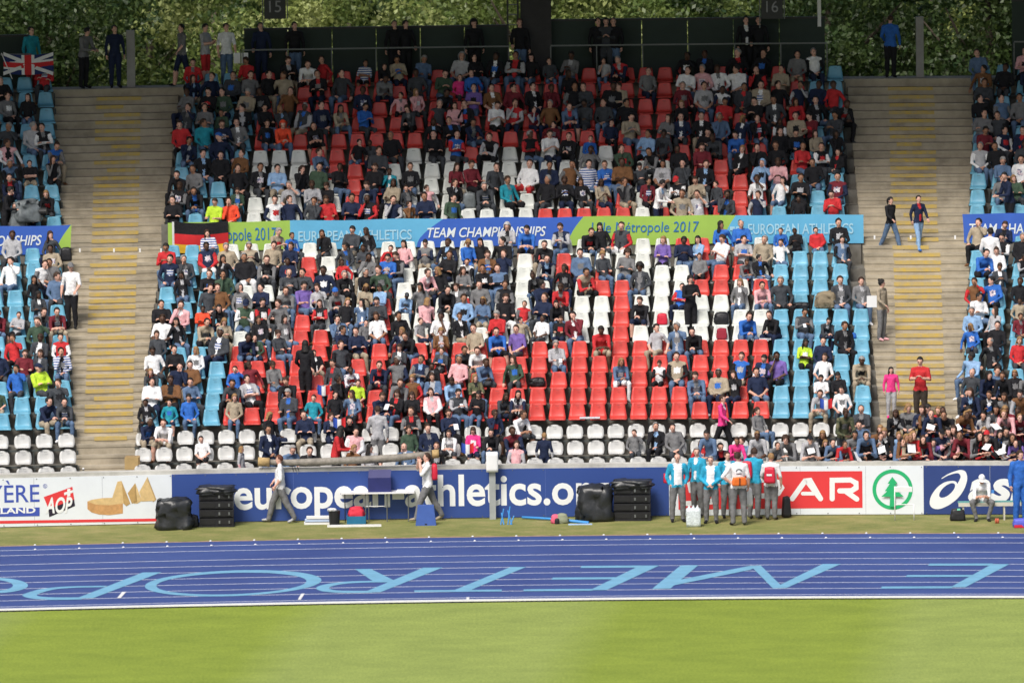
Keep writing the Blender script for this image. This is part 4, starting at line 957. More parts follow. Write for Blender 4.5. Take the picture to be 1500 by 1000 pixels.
mb = MB(); mb.add([(-.105, 0, -.15), (.105, 0, -.15), (.105, .0, .15), (-.105, 0, .15), (-.105, .004, -.15), (.105, .004, -.15), (.105, .004, .15), (-.105, .004, .15)], [(0,1,2,3), (7,6,5,4), (0,4,5,1), (1,5,6,2), (2,6,7,3), (3,7,4,0)])
paper0 = mb.build('programme', M_white); PAPER = paper0.data; bpy.data.objects.remove(paper0)
M_paper = surf('printed_paper', (.8,.8,.8), rough=.6, col2=(.55,.6,.7), scale=11)
order = sorted(occ.items(), key=lambda kv: (kv[0][0], kv[0][2]))
for (k, b, i), code in order:
    rnd = random.Random(k*977+i*31+ord(b)); kid = 'K' in code[1:]
    x = SEATX[(k, b, i)]+rnd.uniform(-.04, .04)
    mats, hair, hc, desc, top, low = person_mats(code, rnd, kid)
    female = hair in ('long', 'bob', 'bun', 'pony')
    s = rnd.uniform(.76, .84) if kid else rnd.uniform(.96, 1.05)*(.95 if female else 1)
    sx = s*(.92 if female else rnd.uniform(.98, 1.08))
    pose = pick_pose(code, rnd)
    if hair == 'short' and rnd.random() < .08 and not kid: hc = 'grey'; desc = 'short grey hair'
    mir = -1 if rnd.random() < .5 else 1
    loc = Vector(Wp(x, YS[k]-.02, ZS[k]+.42*(1-s)))
    single = NIND[0] < 190
    lab = ('child' if kid else 'spectator')+' in '+CNAME.get(top, 'dark')+' top, '+desc+', '+where(k, b, i)
    if len(lab.split()) > 16: lab = ('child' if kid else 'spectator')+' in '+CNAME.get(top, 'dark')+' top, '+where(k, b, i)
    hm = hair_mats(hair, hc, top, rnd)
    rz = rotx(x)+rnd.gauss(0, .30)
    put(pose, mats, hair, hm, loc, rz, (sx, s, s), lab, 'spectators seated in the stand', single=single, tilt=(rnd.uniform(-.10, .07), rnd.uniform(-.14, .14)))
    if pose in ('s_read', 's_phone') and rnd.random() < .33:
        wm = (POSE[pose]['wl']+POSE[pose]['wr'])/2+Vector((0, -.09, .04))
        M = Matrix.Translation(loc) @ Matrix.Rotation(rz, 4, 'Z') @ Matrix.Diagonal((sx, s, s, 1))
        p = M @ wm
        if single:
            o = link('programme', PAPER, None, p, rz); o.rotation_euler = (-.7, 0, rz); own_mats(o, [M_paper]); o.scale = (rnd.choice([.4, .6, .9]),)*3
            tag(o, 'white paper held by spectator, '+where(k, b, i), 'paper', 'papers held by spectators')
# people standing or leaning along the wall
EXTRA = [(1, 10.6+.36*i, c) for i, c in enumerate(['kL', 'gF', 'nL', 'rZ', 'k', 'hL', 'lK', 'dL', 'mF', 'kZ', 'vL', 'k', 'gL', 'nF', 'pL', 'h'])]+[(3, 13.0+.5*i, c) for i, c in enumerate(['nL', 'k', 'gZ', 'h', 'rF', 'k'])]+[(2, 12.6+.42*i, c) for i, c in enumerate(['nL', 'k', 'gL', 'hL', 'dB', 'rF', 'kL', 'g'])]
for n, (k, x, code) in enumerate(sorted(WALLP+EXTRA, key=lambda t: t[1])):
    rnd = random.Random(5000+n); kid = 'K' in code[1:]
    mats, hair, hc, desc, top, low = person_mats(code, rnd, kid)
    s = rnd.uniform(.84, .92) if kid else rnd.uniform(.95, 1.04)
    y = (WY+.26+.50*s) if k == 0 else YS[k]-.30
    pose = rnd.choice(['t_lean', 't_low', 't_low', 't_lean2']) if k == 0 else rnd.choice(['t_lean', 't_lean3', 't_lean2', 't_low']); rz = rotx(x)+rnd.uniform(-.4, .4)
    z = ZS[k]-(.10 if k == 0 else 0)
    nb = CNAME.get(top, 'dark')
    side = 'beside the group of standing officials' if x < 9.5 else 'in the autograph crowd'
    put(pose, mats, hair, hair_mats(hair, hc, top, rnd), Wp(x, y, z), rz, (s*.95, s, s),
        '%s in %s top, %s, leaning over wall, %s fan from left' % ('child' if kid else 'fan', nb, desc, ordn(n+1)), 'fans leaning over the wall')
    if rnd.random() < .16:
        p = Vector(Wp(x+rnd.uniform(-.1, .15), y-.60*s, z+rnd.uniform(1.0, 1.2)*s))
        o = link('autograph_sheet', PAPER, None, p); o.rotation_euler = (rnd.uniform(-1.3, -.6), rnd.uniform(-.5, .5), rz+rnd.uniform(-.6, .6)); own_mats(o, [M_white]); o.scale = (rnd.uniform(.7, 1.05),)*3
        tag(o, 'white sheet held over the wall by the %s fan from the left' % ordn(n+1), 'paper', 'sheets held out for autographs')
# standing spectators and officials: pose, px, py of the feet, depth, facing, looks
def std(pose, px, row_z, y, rz, code, hair, hc, label, h=1.0, mats=None, group=None, single=True, dx=0):
    x = at(px, 400, y)[0]+dx; rnd = random.Random(int(px*7+y*10))
    ms, h2, hc2, desc, top, low = person_mats(code, rnd, h < .85)
    if mats: ms = mats
    if hair is None: hair, hc = h2, hc2
    return put(pose, ms, hair, hair_mats(hair, hc, code[0], rnd) if hair != 'cap' else [cloth('g')]*2, Wp(x, y, row_z), rotx(x)+rz, (h, h, h), label, group, single=single)
sk = SKIN[0]
def std_on(pose, px, py, rz, code, hair, hc, label, **kw):    # feet on the stair flight
    best = None
    for k in range(25):
        for y, z in ((TF[k]+.15, ZS[k]), (TF[k]-.2, ZS[k]*.5+(ZS[k-1] if k else .25)*.5)):
            p = Vector(Wp(*(lambda q: (q, y, z))(at(px, py, y)[0]))); v = p-CP; yy = 500-FPX*v.dot(UP)/v.dot(FW)
            if best is None or abs(yy-py) < best[0]: best = (abs(yy-py), y, z)
    return std(pose, px, best[2]+.01, best[1], rz, code, hair, hc, label, **kw)
def mset(top, inner=None, fore=None, thigh='d', calf=None, shoe='k', skin=None):
    s_ = skin or sk; T = cloth(top)
    g_ = lambda c, d: d if c is None else (s_ if c == 'skin' else cloth(c))
    th = cloth(thigh)
    return [s_, T, g_(inner, T), g_(fore, T), th, g_(calf, th), cloth(shoe), M_face, T, T]
PIA = pi
std_on('t_walk', 1305, 364, R_(50), 'k', 'pony', 'black', 'person in black jacket and jeans walking across the right stairs near banner', h=.84, mats=mset('k', thigh='j', shoe='k'))
std_on('t_walk2', 1346, 361, R_(35), 'n', 'short', 'black', 'person in navy jacket and pale jeans striding on the right stairs near banner', h=.86, mats=mset('n', 'r', thigh='s', shoe='b'))
std_on('t_bag', 1291, 496, R_(60), 'tU', 'bun', 'black', 'person in beige jacket with dark bun standing beside blue seats on right stairs', h=.93, mats=mset('t', thigh='g', shoe='p'))
std_on('t_relax', 1304, 607, R_(10), 'x', 'long', 'black', 'child in pink top with long dark hair on right stairs beside man in red', h=.76, mats=mset('x', thigh='l', shoe='x'))
std_on('t_read', 1347, 618, R_(-5), 'r', 'short', 'black', 'man in red shirt and dark trousers reading on the lower right stairs', h=1.02, mats=mset('r', fore='skin', thigh='K', shoe='r'))
std_on('t_back', 104, 487, R_(-20), 'w', 'cap', None, 'man in white shirt and grey cap standing beside the left stairs', mats=mset('w', fore='skin', thigh='k'))
std('t_back', 550, ZS[1], YS[1]+.1, PIA, 'l', 'short', 'brown', 'person in grey hoodie and grey shorts seen from behind in the white rows', mats=mset('l', thigh='g', calf='skin', shoe='w'))
std('t_back', 445, ZS[5], YS[5]-.2, PIA*.9, 'k', 'long', 'black', 'person in long black coat seen from behind among the red seats', mats=mset('k', thigh='k'))
std('t_relax', 794, ZS[0], YS[0]+.35, PIA, 'n', 'short', 'fair', 'child in navy backpack and shorts seen from behind among empty white seats', h=.80, mats=mset('n', fore='w', thigh='n', calf='skin', shoe='w'))
std('t_walk', 1056, ZS[2]-.05, YS[2]-.3, R_(70), 'x', 'short', 'brown', 'person in bright pink jacket and black trousers walking along the white rows', h=.92, mats=mset('x', 'w', thigh='k', shoe='w'))
std('t_clasp', 389, ZS[0], YS[0]-.05, R_(30), 'n', 'short', 'black', 'man in navy jacket and white shirt standing in the white rows, left part', mats=mset('n', 'w', thigh='j', skin=SKIN[2]))
std('t_lean3', 487, ZS[0], YS[0]-.05, R_(75), 'rL', 'long', 'black', 'woman in red sweater with long dark hair beside the first white row', mats=mset('r', thigh='k'))
std('t_read', 1011, ZS[9], YS[9]-.1, R_(30), 'k', 'pony', 'black', 'person in black top holding papers, standing between white seats right of centre', mats=mset('k', thigh='k'))
std('t_relax', 349, ZS[0], YS[0]-.4, R_(70), 'pK', 'bob', 'fair', 'small fair child in pink and grey standing behind the wall coping', h=.72, mats=mset('l', fore='p', thigh='p'))
std('t_lean3', 965, ZS[15]-.05, YS[15]-.05, R_(60), 'w', 'short', 'black', 'usher in white and pale blue sports top bending above the green banner', h=.95, mats=mset('w', 's', thigh='n'))
std('t_back', 1451, ZS[12], YS[12], PIA, 'w', 'bun', 'black', 'woman in white top and jeans seen from behind in the right block', mats=mset('w', thigh='s'))
std('t_lean3', 1480, ZS[15], YS[15]+.0, R_(-60), 'n', 'short', 'black', 'person in navy top standing over the right banner', mats=mset('n', thigh='k'))
# people on the top walkway
yt = TB+.30
for q, (pose, px, c, hair, hc, rz, lab, ms) in enumerate([
 ('t_walk2', 272, 'g', 'short', 'black', -1.2, 'man in grey shirt and dark shorts on top walkway at head of left stairs', mset('g', fore='skin', thigh='n', calf='skin')),
 ('t_read', 306, 'v', 'short', 'black', 1.0, 'person in lilac shirt and red shorts on the top walkway, left', mset('l', fore='skin', thigh='r', calf='skin')),
 ('t_relax', 337, 'w', 'short', 'black', .3, 'man in white t-shirt and jeans on the top walkway, left', mset('w', fore='skin', thigh='j')),
 ('t_lean3', 128, 'g', 'short', 'black', .8, 'person in grey jacket standing left of the pale column at top of left stairs', mset('g', thigh='k')),
 ('t_relax', 174, 'n', 'short', 'black', .2, 'person in navy clothes standing against the pale column at top left', mset('n', thigh='n')),
 ('t_back', 1307, 'b', 'short', 'brown', 3.0, 'person in blue jacket and black trousers seen from behind atop right stairs', mset('b', thigh='k')),
 ('t_relax', 52, 'c', 'short', 'black', .5, 'person in teal shirt standing above the union flag at top left', mset('c', thigh='r')),
 ('t_relax', 437, 'k', 'short', 'black', .2, 'person in black standing at the dark rear wall below the number 15', mset('k', thigh='j')),
 ('t_bag', 388, 'n', 'short', 'black', -.4, 'person in navy at the dark rear wall, left end', mset('n', thigh='n')),
 ('t_relax', 583, 'k', 'short', 'black', 0, 'left one of two people in black by the rear wall, left of the pillar', mset('k', thigh='k')),
 ('t_back', 599, 'k', 'short', 'black', .4, 'right one of two people in black by the rear wall, left of the pillar', mset('k', thigh='k')),
 ('t_relax', 699, 'k', 'curly', 'black', .2, 'tall person in black standing at the rear wall near the ladder', mset('k', thigh='k')),
 ('t_bag', 766, 'n', 'short', 'auburn', -.3, 'person in dark jacket and jeans standing in front of the big pillar', mset('k', thigh='j')),
 ('t_relax', 880, 'k', 'short', 'black', .3, 'leftmost of three people standing at the rear wall right of the pillar', mset('k', thigh='k')),
 ('t_read', 892, 'd', 'short', 'black', 0, 'middle of three people standing at the rear wall right of the pillar', mset('d', thigh='d')),
 ('t_relax', 903, 'k', 'short', 'black', -.3, 'rightmost of three people standing at the rear wall right of the pillar', mset('k', thigh='j')),
 ('t_relax', 1096, 'k', 'short', 'black', .3, 'left one of two dark figures at the rear wall below the number 16', mset('k', 'w', thigh='k')),
 ('t_bag', 1115, 'k', 'short', 'black', -.3, 'right one of two dark figures at the rear wall below the number 16', mset('k', thigh='k'))]):
    std(pose, px, ZT, yt if q < 7 else yt+.1, rz, c, hair, hc, lab, mats=ms, group='people on the top walkway')

# ---------------------------------------------------------------- officials on the verge
def gx(px, py):
    x, y = ground(px, py); return x, y
TQ = 'T'
def off(pose, px, py, rz, mats, hair, hc, label, h=1.0, group=None):
    x, y = gx(px, py); rnd = random.Random(int(px))
    P = put(pose, mats, hair, hair_mats(hair, hc, 'w', rnd) if hair != 'cap' else [cloth('w')]*2, (x, y, .0), rz+rotx(x), (h, h, h), label, group)
    return P
G = 'officials standing on the verge by the red board'
A_ = off('o_pockets', 993, 764, R_(10), mset('T', 'w', thigh='D' if 'D' in CLOTH else 'g', shoe='k', skin=SKIN[0]), 'thin', 'grey', 'balding official in open turquoise jacket, hands in pockets, leftmost of the group', 1.0, G)
B_ = off('t_bag', 1022, 757, R_(-30), mset('T', 'w', thigh='g'), 'short', 'grey', 'official in turquoise jacket standing behind, between the two front officials', 1.02, G)
C_ = off('o_clasp', 1042, 766, R_(-5), mset('T', 'w', thigh='g'), 'short', 'grey', 'white-haired official in turquoise jacket with hands clasped in front', .98, G)
D_ = off('o_hips', 1082, 769, PIA+R_(12), mset('w', fore='skin', thigh='g'), 'short', 'brown', 'official in white shirt with orange waist bag seen from behind, hand on hip', 1.06, G)
E_ = off('o_bag', 1105, 760, PIA-R_(25), mset('T', thigh='g'), 'short', 'brown', 'official in turquoise jacket seen from behind holding a white bag', 1.04, G)
F_ = off('o_back', 1130, 761, PIA+R_(-8), mset('w', fore='skin', thigh='g'), 'short', 'fair', 'official in white shirt with square red backpack seen from behind', .97, G)
H_ = off('o_relax', 1066, 758, R_(20), mset('T', 'w', thigh='g'), 'short', 'brown', 'official in turquoise jacket almost hidden behind the white-haired official', .97, G)
# open white shirt panels of the jackets are part of the body; packs and bags are children
def soft(name, mat, parent, w_, d, h, loc=(0,0,0), rot=0, r=.3, taper=.85, jit=.0, seed=1):
    bm = bmesh.new(); bmesh.ops.create_cube(bm, size=2)
    bmesh.ops.subdivide_edges(bm, edges=bm.edges, cuts=5, use_grid_fill=True)
    for v in bm.verts:
        c = v.co.copy(); n_ = c.normalized()*1.25; q = c.lerp(n_, r); t = 1-(1-taper)*(q.z*.5+.5)
        k = jit*noise.noise(c*2.1+Vector((seed, seed, 0)))
        v.co = Vector((q.x*w_/2*t, q.y*d/2*t, (q.z+1)*h/2))*1.0+Vector((k*w_, k*d, k*h*.6 if c.z > -.9 else 0))
        v.co.z = max(0, v.co.z)
    mb_ = MB(); bm.verts.index_update(); mb_.add([Matrix.Rotation(rot, 3, 'Z') @ v.co for v in bm.verts], [tuple(v.index for v in f.verts) for f in bm.faces]); bm.free()
    return mb_.build(name, mat, parent, smooth=True, loc=loc)
M_rb = surf('red_nylon', (.6,.02,.05), rough=.5, scale=8, bump=.4, bscale=12)
M_ob = surf('orange_nylon', (.75,.16,.02), rough=.5, scale=8, bump=.4, bscale=12)
M_bk = surf('black_nylon', (.015,.015,.018), rough=.5, scale=8, bump=.4, bscale=12)
o = soft('backpack', M_rb, F_, .30, .16, .42, (0, .19, .98), 0, .25)
MB().box(-.07, .07, .085, .092, .20, .25, 0).build('patch', M_white, o)
o = soft('waist_bag', M_ob, D_, .36, .12, .20, (0, .14, .96), 0, .3); MB().box(-.012, .012, .062, .07, .0, .19).build('strap', M_bk, o)
soft('backpack', M_rb, E_, .26, .12, .40, (.10, .17, 1.02), .2, .3)
# badge printed on the back of the white shirt
mb = MB(); v, f = stroke([(-.07,0),(-.045,.035),(0,.05),(.045,.035),(.07,0)], .02); mb.add([(p.x, .118, p.y+1.30) for p in v], f); v, f = stroke([(-.06,-.06),(.06,-.06)], .02); mb.add([(p.x, .122, p.y+1.30) for p in v], f)
mb.build('back_print', M_bk, D_)
soft('shoulder_bag', M_rb, A_, .13, .2, .24, (-.27, .12, .98), 0, .3)
xb, yb = gx(1152, 758)
bag = soft('black_holdall', M_bk, None, .22, .22, .52, (xb, yb, .02), .3, .3, .7, .06); tag(bag, 'black bag standing beside the official with the red backpack', 'bag')
xb, yb = gx(1097, 766)
tb = soft('plastic_bag', M_white, None, .22, .12, .45, (xb, yb+.1, .42), 0, .35, .7, .1); tag(tb, 'white plastic bag hanging from the hand of the turquoise official', 'bag')
# clear bag of bottles
xb, yb = gx(1016, 771)
M_clear = surf('clear_plastic', (.62,.68,.70), rough=.25, var=.3, scale=22, bump=.6, bscale=24, spec=.6)
pk = thing('bottle_pack', 'pack of clear water bottles standing on the grass before the officials', 'bottles', (xb, yb, 0))
for ix in range(3):
    for iy in range(2):
        for iz in range(2):
            m_ = MB(); z0 = iz*.27; m_.tube([(0,0,z0), (0,0,z0+.03), (0,0,z0+.18), (0,0,z0+.235)], [.044,.052,.052,.02], 8)
            b_ = m_.build('bottle', M_clear, pk, smooth=True, loc=(-.105+.105*ix, .105*iy, 0))
            m_ = MB(); m_.tube([(0,0,z0+.235), (0,0,z0+.26)], .016, 8); m_.build('bottle_cap', M_white, b_)

soft('shrink_wrap', M_clear, pk, .36, .27, .46, (0, .05, .0), 0, .12, 1.0, .05)
# two men carrying the long wrapped poles
P1_ = off('o_walk', 411, 765, R_(-92), mset('w', fore='skin', thigh='g', shoe='l'), 'short', 'auburn', 'man in white shirt and grey trousers walking left, front end of poles', .99)
P2_ = off('o_carry', 627, 763, R_(-85), mset('w', fore='skin', thigh='g', shoe='t'), 'short', 'brown', 'man in white shirt carrying rear end of poles, with red backpack', 1.0)
soft('backpack', M_rb, P2_, .28, .15, .40, (0, .18, 1.05), 0, .4)
yp = gx(411, 765)[1]+.20
M_tarp = surf('grey_tarpaulin', (.25,.225,.19), rough=.6, var=.35, scale=5, bump=1., bscale=14)
M_tan = surf('cardboard_tan', (.42,.29,.13), rough=.8, var=.3, scale=8)
pl = thing('pole_bundle', 'long bundle of vaulting poles in a grey sagging cover carried on shoulders', 'pole bag')
def on_ground_depth(px, py, y):
    v = FW+RT*((px-750)/FPX)+UP*((500-py)/FPX); return CP+v*((y-CP.y)/v.y)
pts = [on_ground_depth(px, py, yp) for px, py in ((396, 676.5), (420, 677.5), (460, 676.5), (500, 675), (540, 673), (580, 670), (610, 667), (632, 665))]
mb = MB(); mb.tube(pts, [.07, .08, .10, .10, .105, .095, .085, .085], 14); cv = mb.build('cover', M_tarp, pl, smooth=True)
for v_ in cv.data.vertices: v_.co += Vector((0, 0, 1))*.03*noise.noise(v_.co*3.1)
mb = MB(); mb.tube([on_ground_depth(px, py, yp) for px, py in ((378, 676), (395, 676.4))], [.12, .11], 12); mb.build('end_cap', M_tan, pl, smooth=True)
mb = MB(); mb.tube([on_ground_depth(px, py, yp) for px, py in ((633, 665), (643, 664.2))], [.11, .11], 12); mb.build('end_cap', M_tan, pl, smooth=True)
mb = MB(); mb.tube([on_ground_depth(px, py, yp) for px, py in ((643.5, 664.2), (650, 663.6))], [.10, .085], 12); mb.build('end_cap', M_bk, pl, smooth=True)
mb = MB()
for px in (430, 434, 438): mb.tube([on_ground_depth(px-3, 681, yp), on_ground_depth(px, 690, yp)], .008, 5)
mb.build('loose_cord', M_dark, pl)

# seated guard on the bench, bag, athlete
M_bt = surf('green_bench_top', (.09,.30,.28), rough=.6); M_bl = surf('cream_steel', (.6,.58,.5), rough=.5)
x0, y0 = gx(1404, 762)
bench = thing('bench', 'long low bench with turquoise seat and cream legs before the navy board', 'bench', (x0, y0+.1, 0))
MB().box(0, 2.6, -.17, .17, .42, .46).build('seat', M_bt, bench); MB().box(0, 2.6, -.19, -.171, .36, .455).build('front_rail', M_bl, bench)
for lx in (.12, 1.15, 2.2):
    for ly in (-.14, .14): MB().box(lx-.02, lx+.02, ly-.02, ly+.02, 0, .42).build('leg', M_bl, bench)
xg, yg = gx(1440, 765)
g_ = put('s_guard', [SKIN[1], cloth('w'), cloth('w'), SKIN[1], cloth('g'), cloth('g'), cloth('k'), M_face, cloth('w'), cloth('w')], 'cap', [cloth('w')]*2, (xg, y0+.30, -.02), 0, (1.0, 1.0, 1.0), 'official in white cap and white polo sitting hunched on the bench', None)
MB().box(.235, .30, -.50, -.44, .72, .80).build('armband', surf('blue_band', (.06,.25,.65)), g_)
xk, yk = gx(1403, 762)
kb = soft('sports_bag', M_bk, None, .40, .25, .30, (xk, yk, 0), 0, .3, .75, .06); tag(kb, 'black sports bag on the grass at the left end of the bench', 'bag')
MB().box(-.02, .06, -.10, -.06, .27, .31).build('bottle_top', surf('mint', (.2,.7,.5)), kb)
at_ = off('o_relax', 1495, 768, R_(20), mset('b', thigh='b', shoe='x'), 'pony', 'brown', 'athlete in blue tracksuit standing at the right edge beside the bench', 1.08)
xk, yk = gx(1496, 770); kb = soft('kit_bag', surf('blue_nylon', (.1,.12,.6), rough=.5), None, .45, .3, .22, (xk, yk-.25, 0), 0, .4, .9, .05); tag(kb, 'blue and red kit bag at the feet of the blue athlete', 'bag')
MB().box(-.2, .2, -.155, -.14, .01, .08).build('red_panel', M_rb, kb)
for q, px in enumerate((1459, 1462)):
    xk, yk = gx(px, 766); m_ = MB(); m_.tube([(0,0,0), (0,0,.10), (0,0,.13)], [.028,.028,.01], 8); o = m_.build('drink_bottle', surf('orange_juice', (.6,.15,.08)), smooth=True, loc=(xk, yk, 0)); tag(o, '%s small orange bottle standing on grass under the bench' % ['left', 'right'][q], 'bottle')
# white metal frame by the green logo
xf, yf = gx(1311, 762)
fr = thing('metal_stand', 'small white tubular frame standing on the grass before the green logo', 'frame', (xf, yf, 0))
for px_ in (0, .48):
    mb = MB(); mb.tube([(px_, 0, 0), (px_, .02, .40 if px_ else .86)], .014, 8); mb.build('leg', M_white, fr, smooth=True)
mb = MB(); mb.tube([(0, .02, .40), (.48, .02, .40)], .013, 8); mb.build('bar', M_white, fr)
mb = MB(); mb.tube([(0, .02, .84), (.20, .02, .85), (.42, .02, .83)], .02, 8); mb.build('bar', M_white, fr)
MB().box(.0, .44, .0, .035, .72, .84).build('crossboard', M_white, fr)

# tarpaulined speaker stacks
M_cov = surf('black_cover', (.022,.024,.027), rough=.38, bump=.8, bscale=5, scale=3, spec=.5, var=.3)
M_gl = surf('speaker_grille', (.012,.012,.013), rough=.6)
def covered(px, py, w_, h, lab, seed):
    x, y = gx(px, py); o = soft('covered_speaker', M_cov, None, w_, .75, h, (x, y+.3, 0), .1, .16, .90, .22, seed); tag(o, lab, 'covered equipment'); return o
def array(px, py, w_, h, n, lab, tilt=0):
    x, y = gx(px, py); t = thing('speaker_stack', lab, 'loudspeaker', (x, y+.35, 0), tilt)
    hh = (h-.12)/n
    for i in range(n):
        z = .04+i*hh
        c = MB().box(-w_/2, w_/2, -.3, .3, z, z+hh-.03).build('cabinet', M_bk, t)
        mb = MB()
        mb.box(-w_/2+.05, -.03, -.315, -.30, z+.03, z+hh-.06); mb.box(.03, w_/2-.05, -.315, -.30, z+.03, z+hh-.06); mb.build('grille', M_gl, c)
        mb = MB(); mb.box(.06, .10, -.33, -.315, z+.05, z+hh-.09); mb.box(w_/2-.12, w_/2-.09, -.33, -.315, z+.05, z+hh-.09); mb.build('handle', M_grey, c)
    soft('rain_cover', M_cov, t, w_*1.06, .68, .20, (0, 0, h-.17), 0, .15, .9, .2, 4)
    MB().box(-w_/2-.02, w_/2+.02, -.32, .32, 0, .04).build('base', M_bk, t)
    return t
covered(254, 776, .86, .74, 'low loudspeaker wrapped in black cover, before the cheese board', 2)
array(317, 772, .86, .98, 4, 'stack of black loudspeaker cabinets under a rain cover, left of blue lettering')
covered(872, 764, .84, .88, 'bulging loudspeaker under shiny black cover right of the blue lettering', 9)
array(927, 763, .92, .98, 4, 'stack of black loudspeaker cabinets under a rain cover, right of blue lettering', -.06)
xk, yk = gx(284, 772); cb = soft('cable_heap', M_bk, None, .26, .3, .30, (xk, yk+.1, 0), 0, .6, .6, .2, 5); tag(cb, 'small black heap of cables between the two left loudspeakers', 'cables')

# post with white box
x, y = gx(722, 762); y = WY-.28
ps = thing('timing_post', 'grey steel post with white box on top before the wall', 'post', (x, y, 0))
MB().box(-.08, .08, -.03, .03, 0, 1.22).build('post', surf('galvanised', (.33,.35,.35), rough=.5, scale=5), ps)
soft('box', M_white, ps, .30, .24, .50, (0, 0, 1.21), 0, .05, 1.0)
# table group
x, y = gx(500, 764)
tb = thing('folding_table', 'white folding table with steel legs carrying the navy box', 'table', (x, y+.1, 0))
MB().box(0, 1.86, -.28, .28, .72, .755).build('table_top', M_white, tb)
for lx in (.10, .62, .70, 1.16, 1.70):
    mb = MB(); mb.tube([(lx, -.22, 0), (lx, -.22, .72)], .013, 6); mb.tube([(lx, .22, 0), (lx, .22, .72)], .013, 6); mb.tube([(lx, -.22, .35), (lx, .22, .35)], .01, 6)
    mb.build('leg', M_grey if lx > .2 else M_dark, tb)
for a, b_ in ((.62, .70),): pass
mb = MB(); mb.tube([(.62, -.22, .40), (1.1, -.22, .40)], .01, 6); mb.build('brace', M_white, tb)
ny = surf('navy_card', (.02,.025,.13), rough=.6)
nb = thing('navy_box', 'navy blue carton standing on the white folding table', 'box', (x+.98, y+.1, .757))
MB().box(-.29, .29, -.20, .20, 0, .36).build('carton', ny, nb); mb = MB(); mb.add([(-.28,-.20,.362), (.28,-.20,.362), (.30,.05,.54), (-.27,.05,.54), (-.28,-.19,.362), (.28,-.19,.362), (.30,.06,.54), (-.27,.06,.54)], [(0,1,2,3), (7,6,5,4), (0,4,5,1), (1,5,6,2), (2,6,7,3), (3,7,4,0)]); mb.build('open_flap', surf('navy_flap', (.07,.07,.17), rough=.5), nb)
for q, (dx, lab) in enumerate(((1.42, 'small white papers lying on the right part of the folding table'),)):
    o = MB().box(0, .22, -.1, .1, 0, .03).build('paper_stack', M_white, loc=(x+dx, y+.1, .757)); tag(o, lab, 'paper')
x, y = gx(611, 757)
gb = thing('grey_bin', 'pale grey bin with lid beside the folding table', 'bin', (x, y+.25, 0))
soft('body', surf('grey_plastic', (.40,.42,.42), rough=.5), gb, .52, .42, .62, (0, 0, .04), 0, .08, .95); MB().box(-.28, .28, -.24, .24, .66, .72).build('lid', surf('cream_lid', (.6,.6,.5), rough=.5), gb)
x, y = gx(624, 768)
bx_ = thing('blue_box', 'upright tapered blue plastic box on the grass below the rear carrier', 'box', (x, y-.05, 0))
mb = MB(); mb.add([(-.26,-.16,0), (.26,-.16,0), (.26,.16,0), (-.26,.16,0), (-.20,-.12,.50), (.20,-.12,.50), (.20,.12,.50), (-.20,.12,.50)], [(0,1,2,3), (0,1,5,4), (1,2,6,5), (2,3,7,6), (3,0,4,7), (4,5,6,7)]); mb.build('body', surf('mid_blue_plastic', (.05,.11,.38), rough=.5), bx_)
MB().box(-.03, .03, -.165, -.155, .02, .05).build('latch', M_dark, bx_)
x, y = gx(490, 768)
bk = thing('bucket', 'black bucket with a white cloth over its rim beside the table', 'bucket', (x, y, 0))
mb = MB(); mb.tube([(0,0,0), (0,0,.36)], [.125,.15], 16); mb.build('pail', M_bk, bk, smooth=False); soft('cloth', M_white, bk, .2, .2, .07, (-.06, -.03, .35), .4, .5, .9, .2)
x, y = gx(470, 767)
for q, (z, s_) in enumerate(((0, .36), (.072, .34), (.144, .30))):
    o = MB().box(-s_, s_*.9, -.12, .12, 0, .055).build('flat_case', [M_white, surf('pale_blue_case', (.45,.55,.75)), M_white][q], loc=(x-.06, y, z)); tag(o, ['lowest', 'middle', 'topmost'][q]+' flat white case in the low pile left of the bucket', 'case', 'flat cases piled beside the bucket')
o = MB().box(-.68, .68, -.05, .05, 0, .05).build('white_board', M_white, loc=(gx(519, 771)[0], gx(519, 771)[1], 0)); tag(o, 'long white batten lying on the grass before bucket and crate', 'batten')
x, y = gx(522, 767)
cr = thing('blue_crate', 'teal crate on the grass below the folding table', 'crate', (x, y+.1, 0)); M_tc = surf('teal_plastic', (.02,.16,.30), rough=.5)
for a in ((-.24,.24,-.16,-.145,0,.2), (-.24,.24,.145,.16,0,.2), (-.24,-.225,-.144,.144,0,.2), (.225,.24,-.144,.144,0,.2), (-.224,.224,-.144,.144,0,.02)): MB().box(*a).build('side', M_tc, cr)
rb = soft('red_bag', surf('red_cloth', (.65,.03,.06), rough=.7, bump=.5, bscale=10), None, .42, .28, .26, (x, y+.1, .16), 0, .5, .7, .12, 3); tag(rb, 'crumpled bright red bag lying in the teal crate', 'bag')
# blue barrier parts lying on the ground
M_hb = surf('bright_blue_plastic', (.06,.30,.72), rough=.5)
x, y = gx(744, 768)
hb = thing('folded_barrier', 'folded bright blue barrier feet standing beside the grey post', 'barrier', (x, y, 0))
for a, b_ in (((-.18, .0), (-.10, .40)), ((-.10, 0), (-.16, .30)), ((0, 0), (.06, .46)), ((.10, 0), (.0, .36)), ((.06, 0), (.16, .22))):
    mb = MB(); mb.tube([(a[0], 0, a[1]), (b_[0], .04, b_[1])], .016, 6); mb.build('leg', M_hb, hb)
x1, y1 = gx(765, 760); x2, y2 = gx(812, 762); x3, y3 = gx(862, 767)
o = MB(); o.tube([(x1, y1, .05), (x2, y2-.1, .05), (x3, y3, .03)], [.03, .035, .04], 8); o = o.build('blue_pole', M_hb, smooth=True); tag(o, 'bright blue pole lying on the grass right of the grey post', 'pole')
x, y = gx(816, 766)
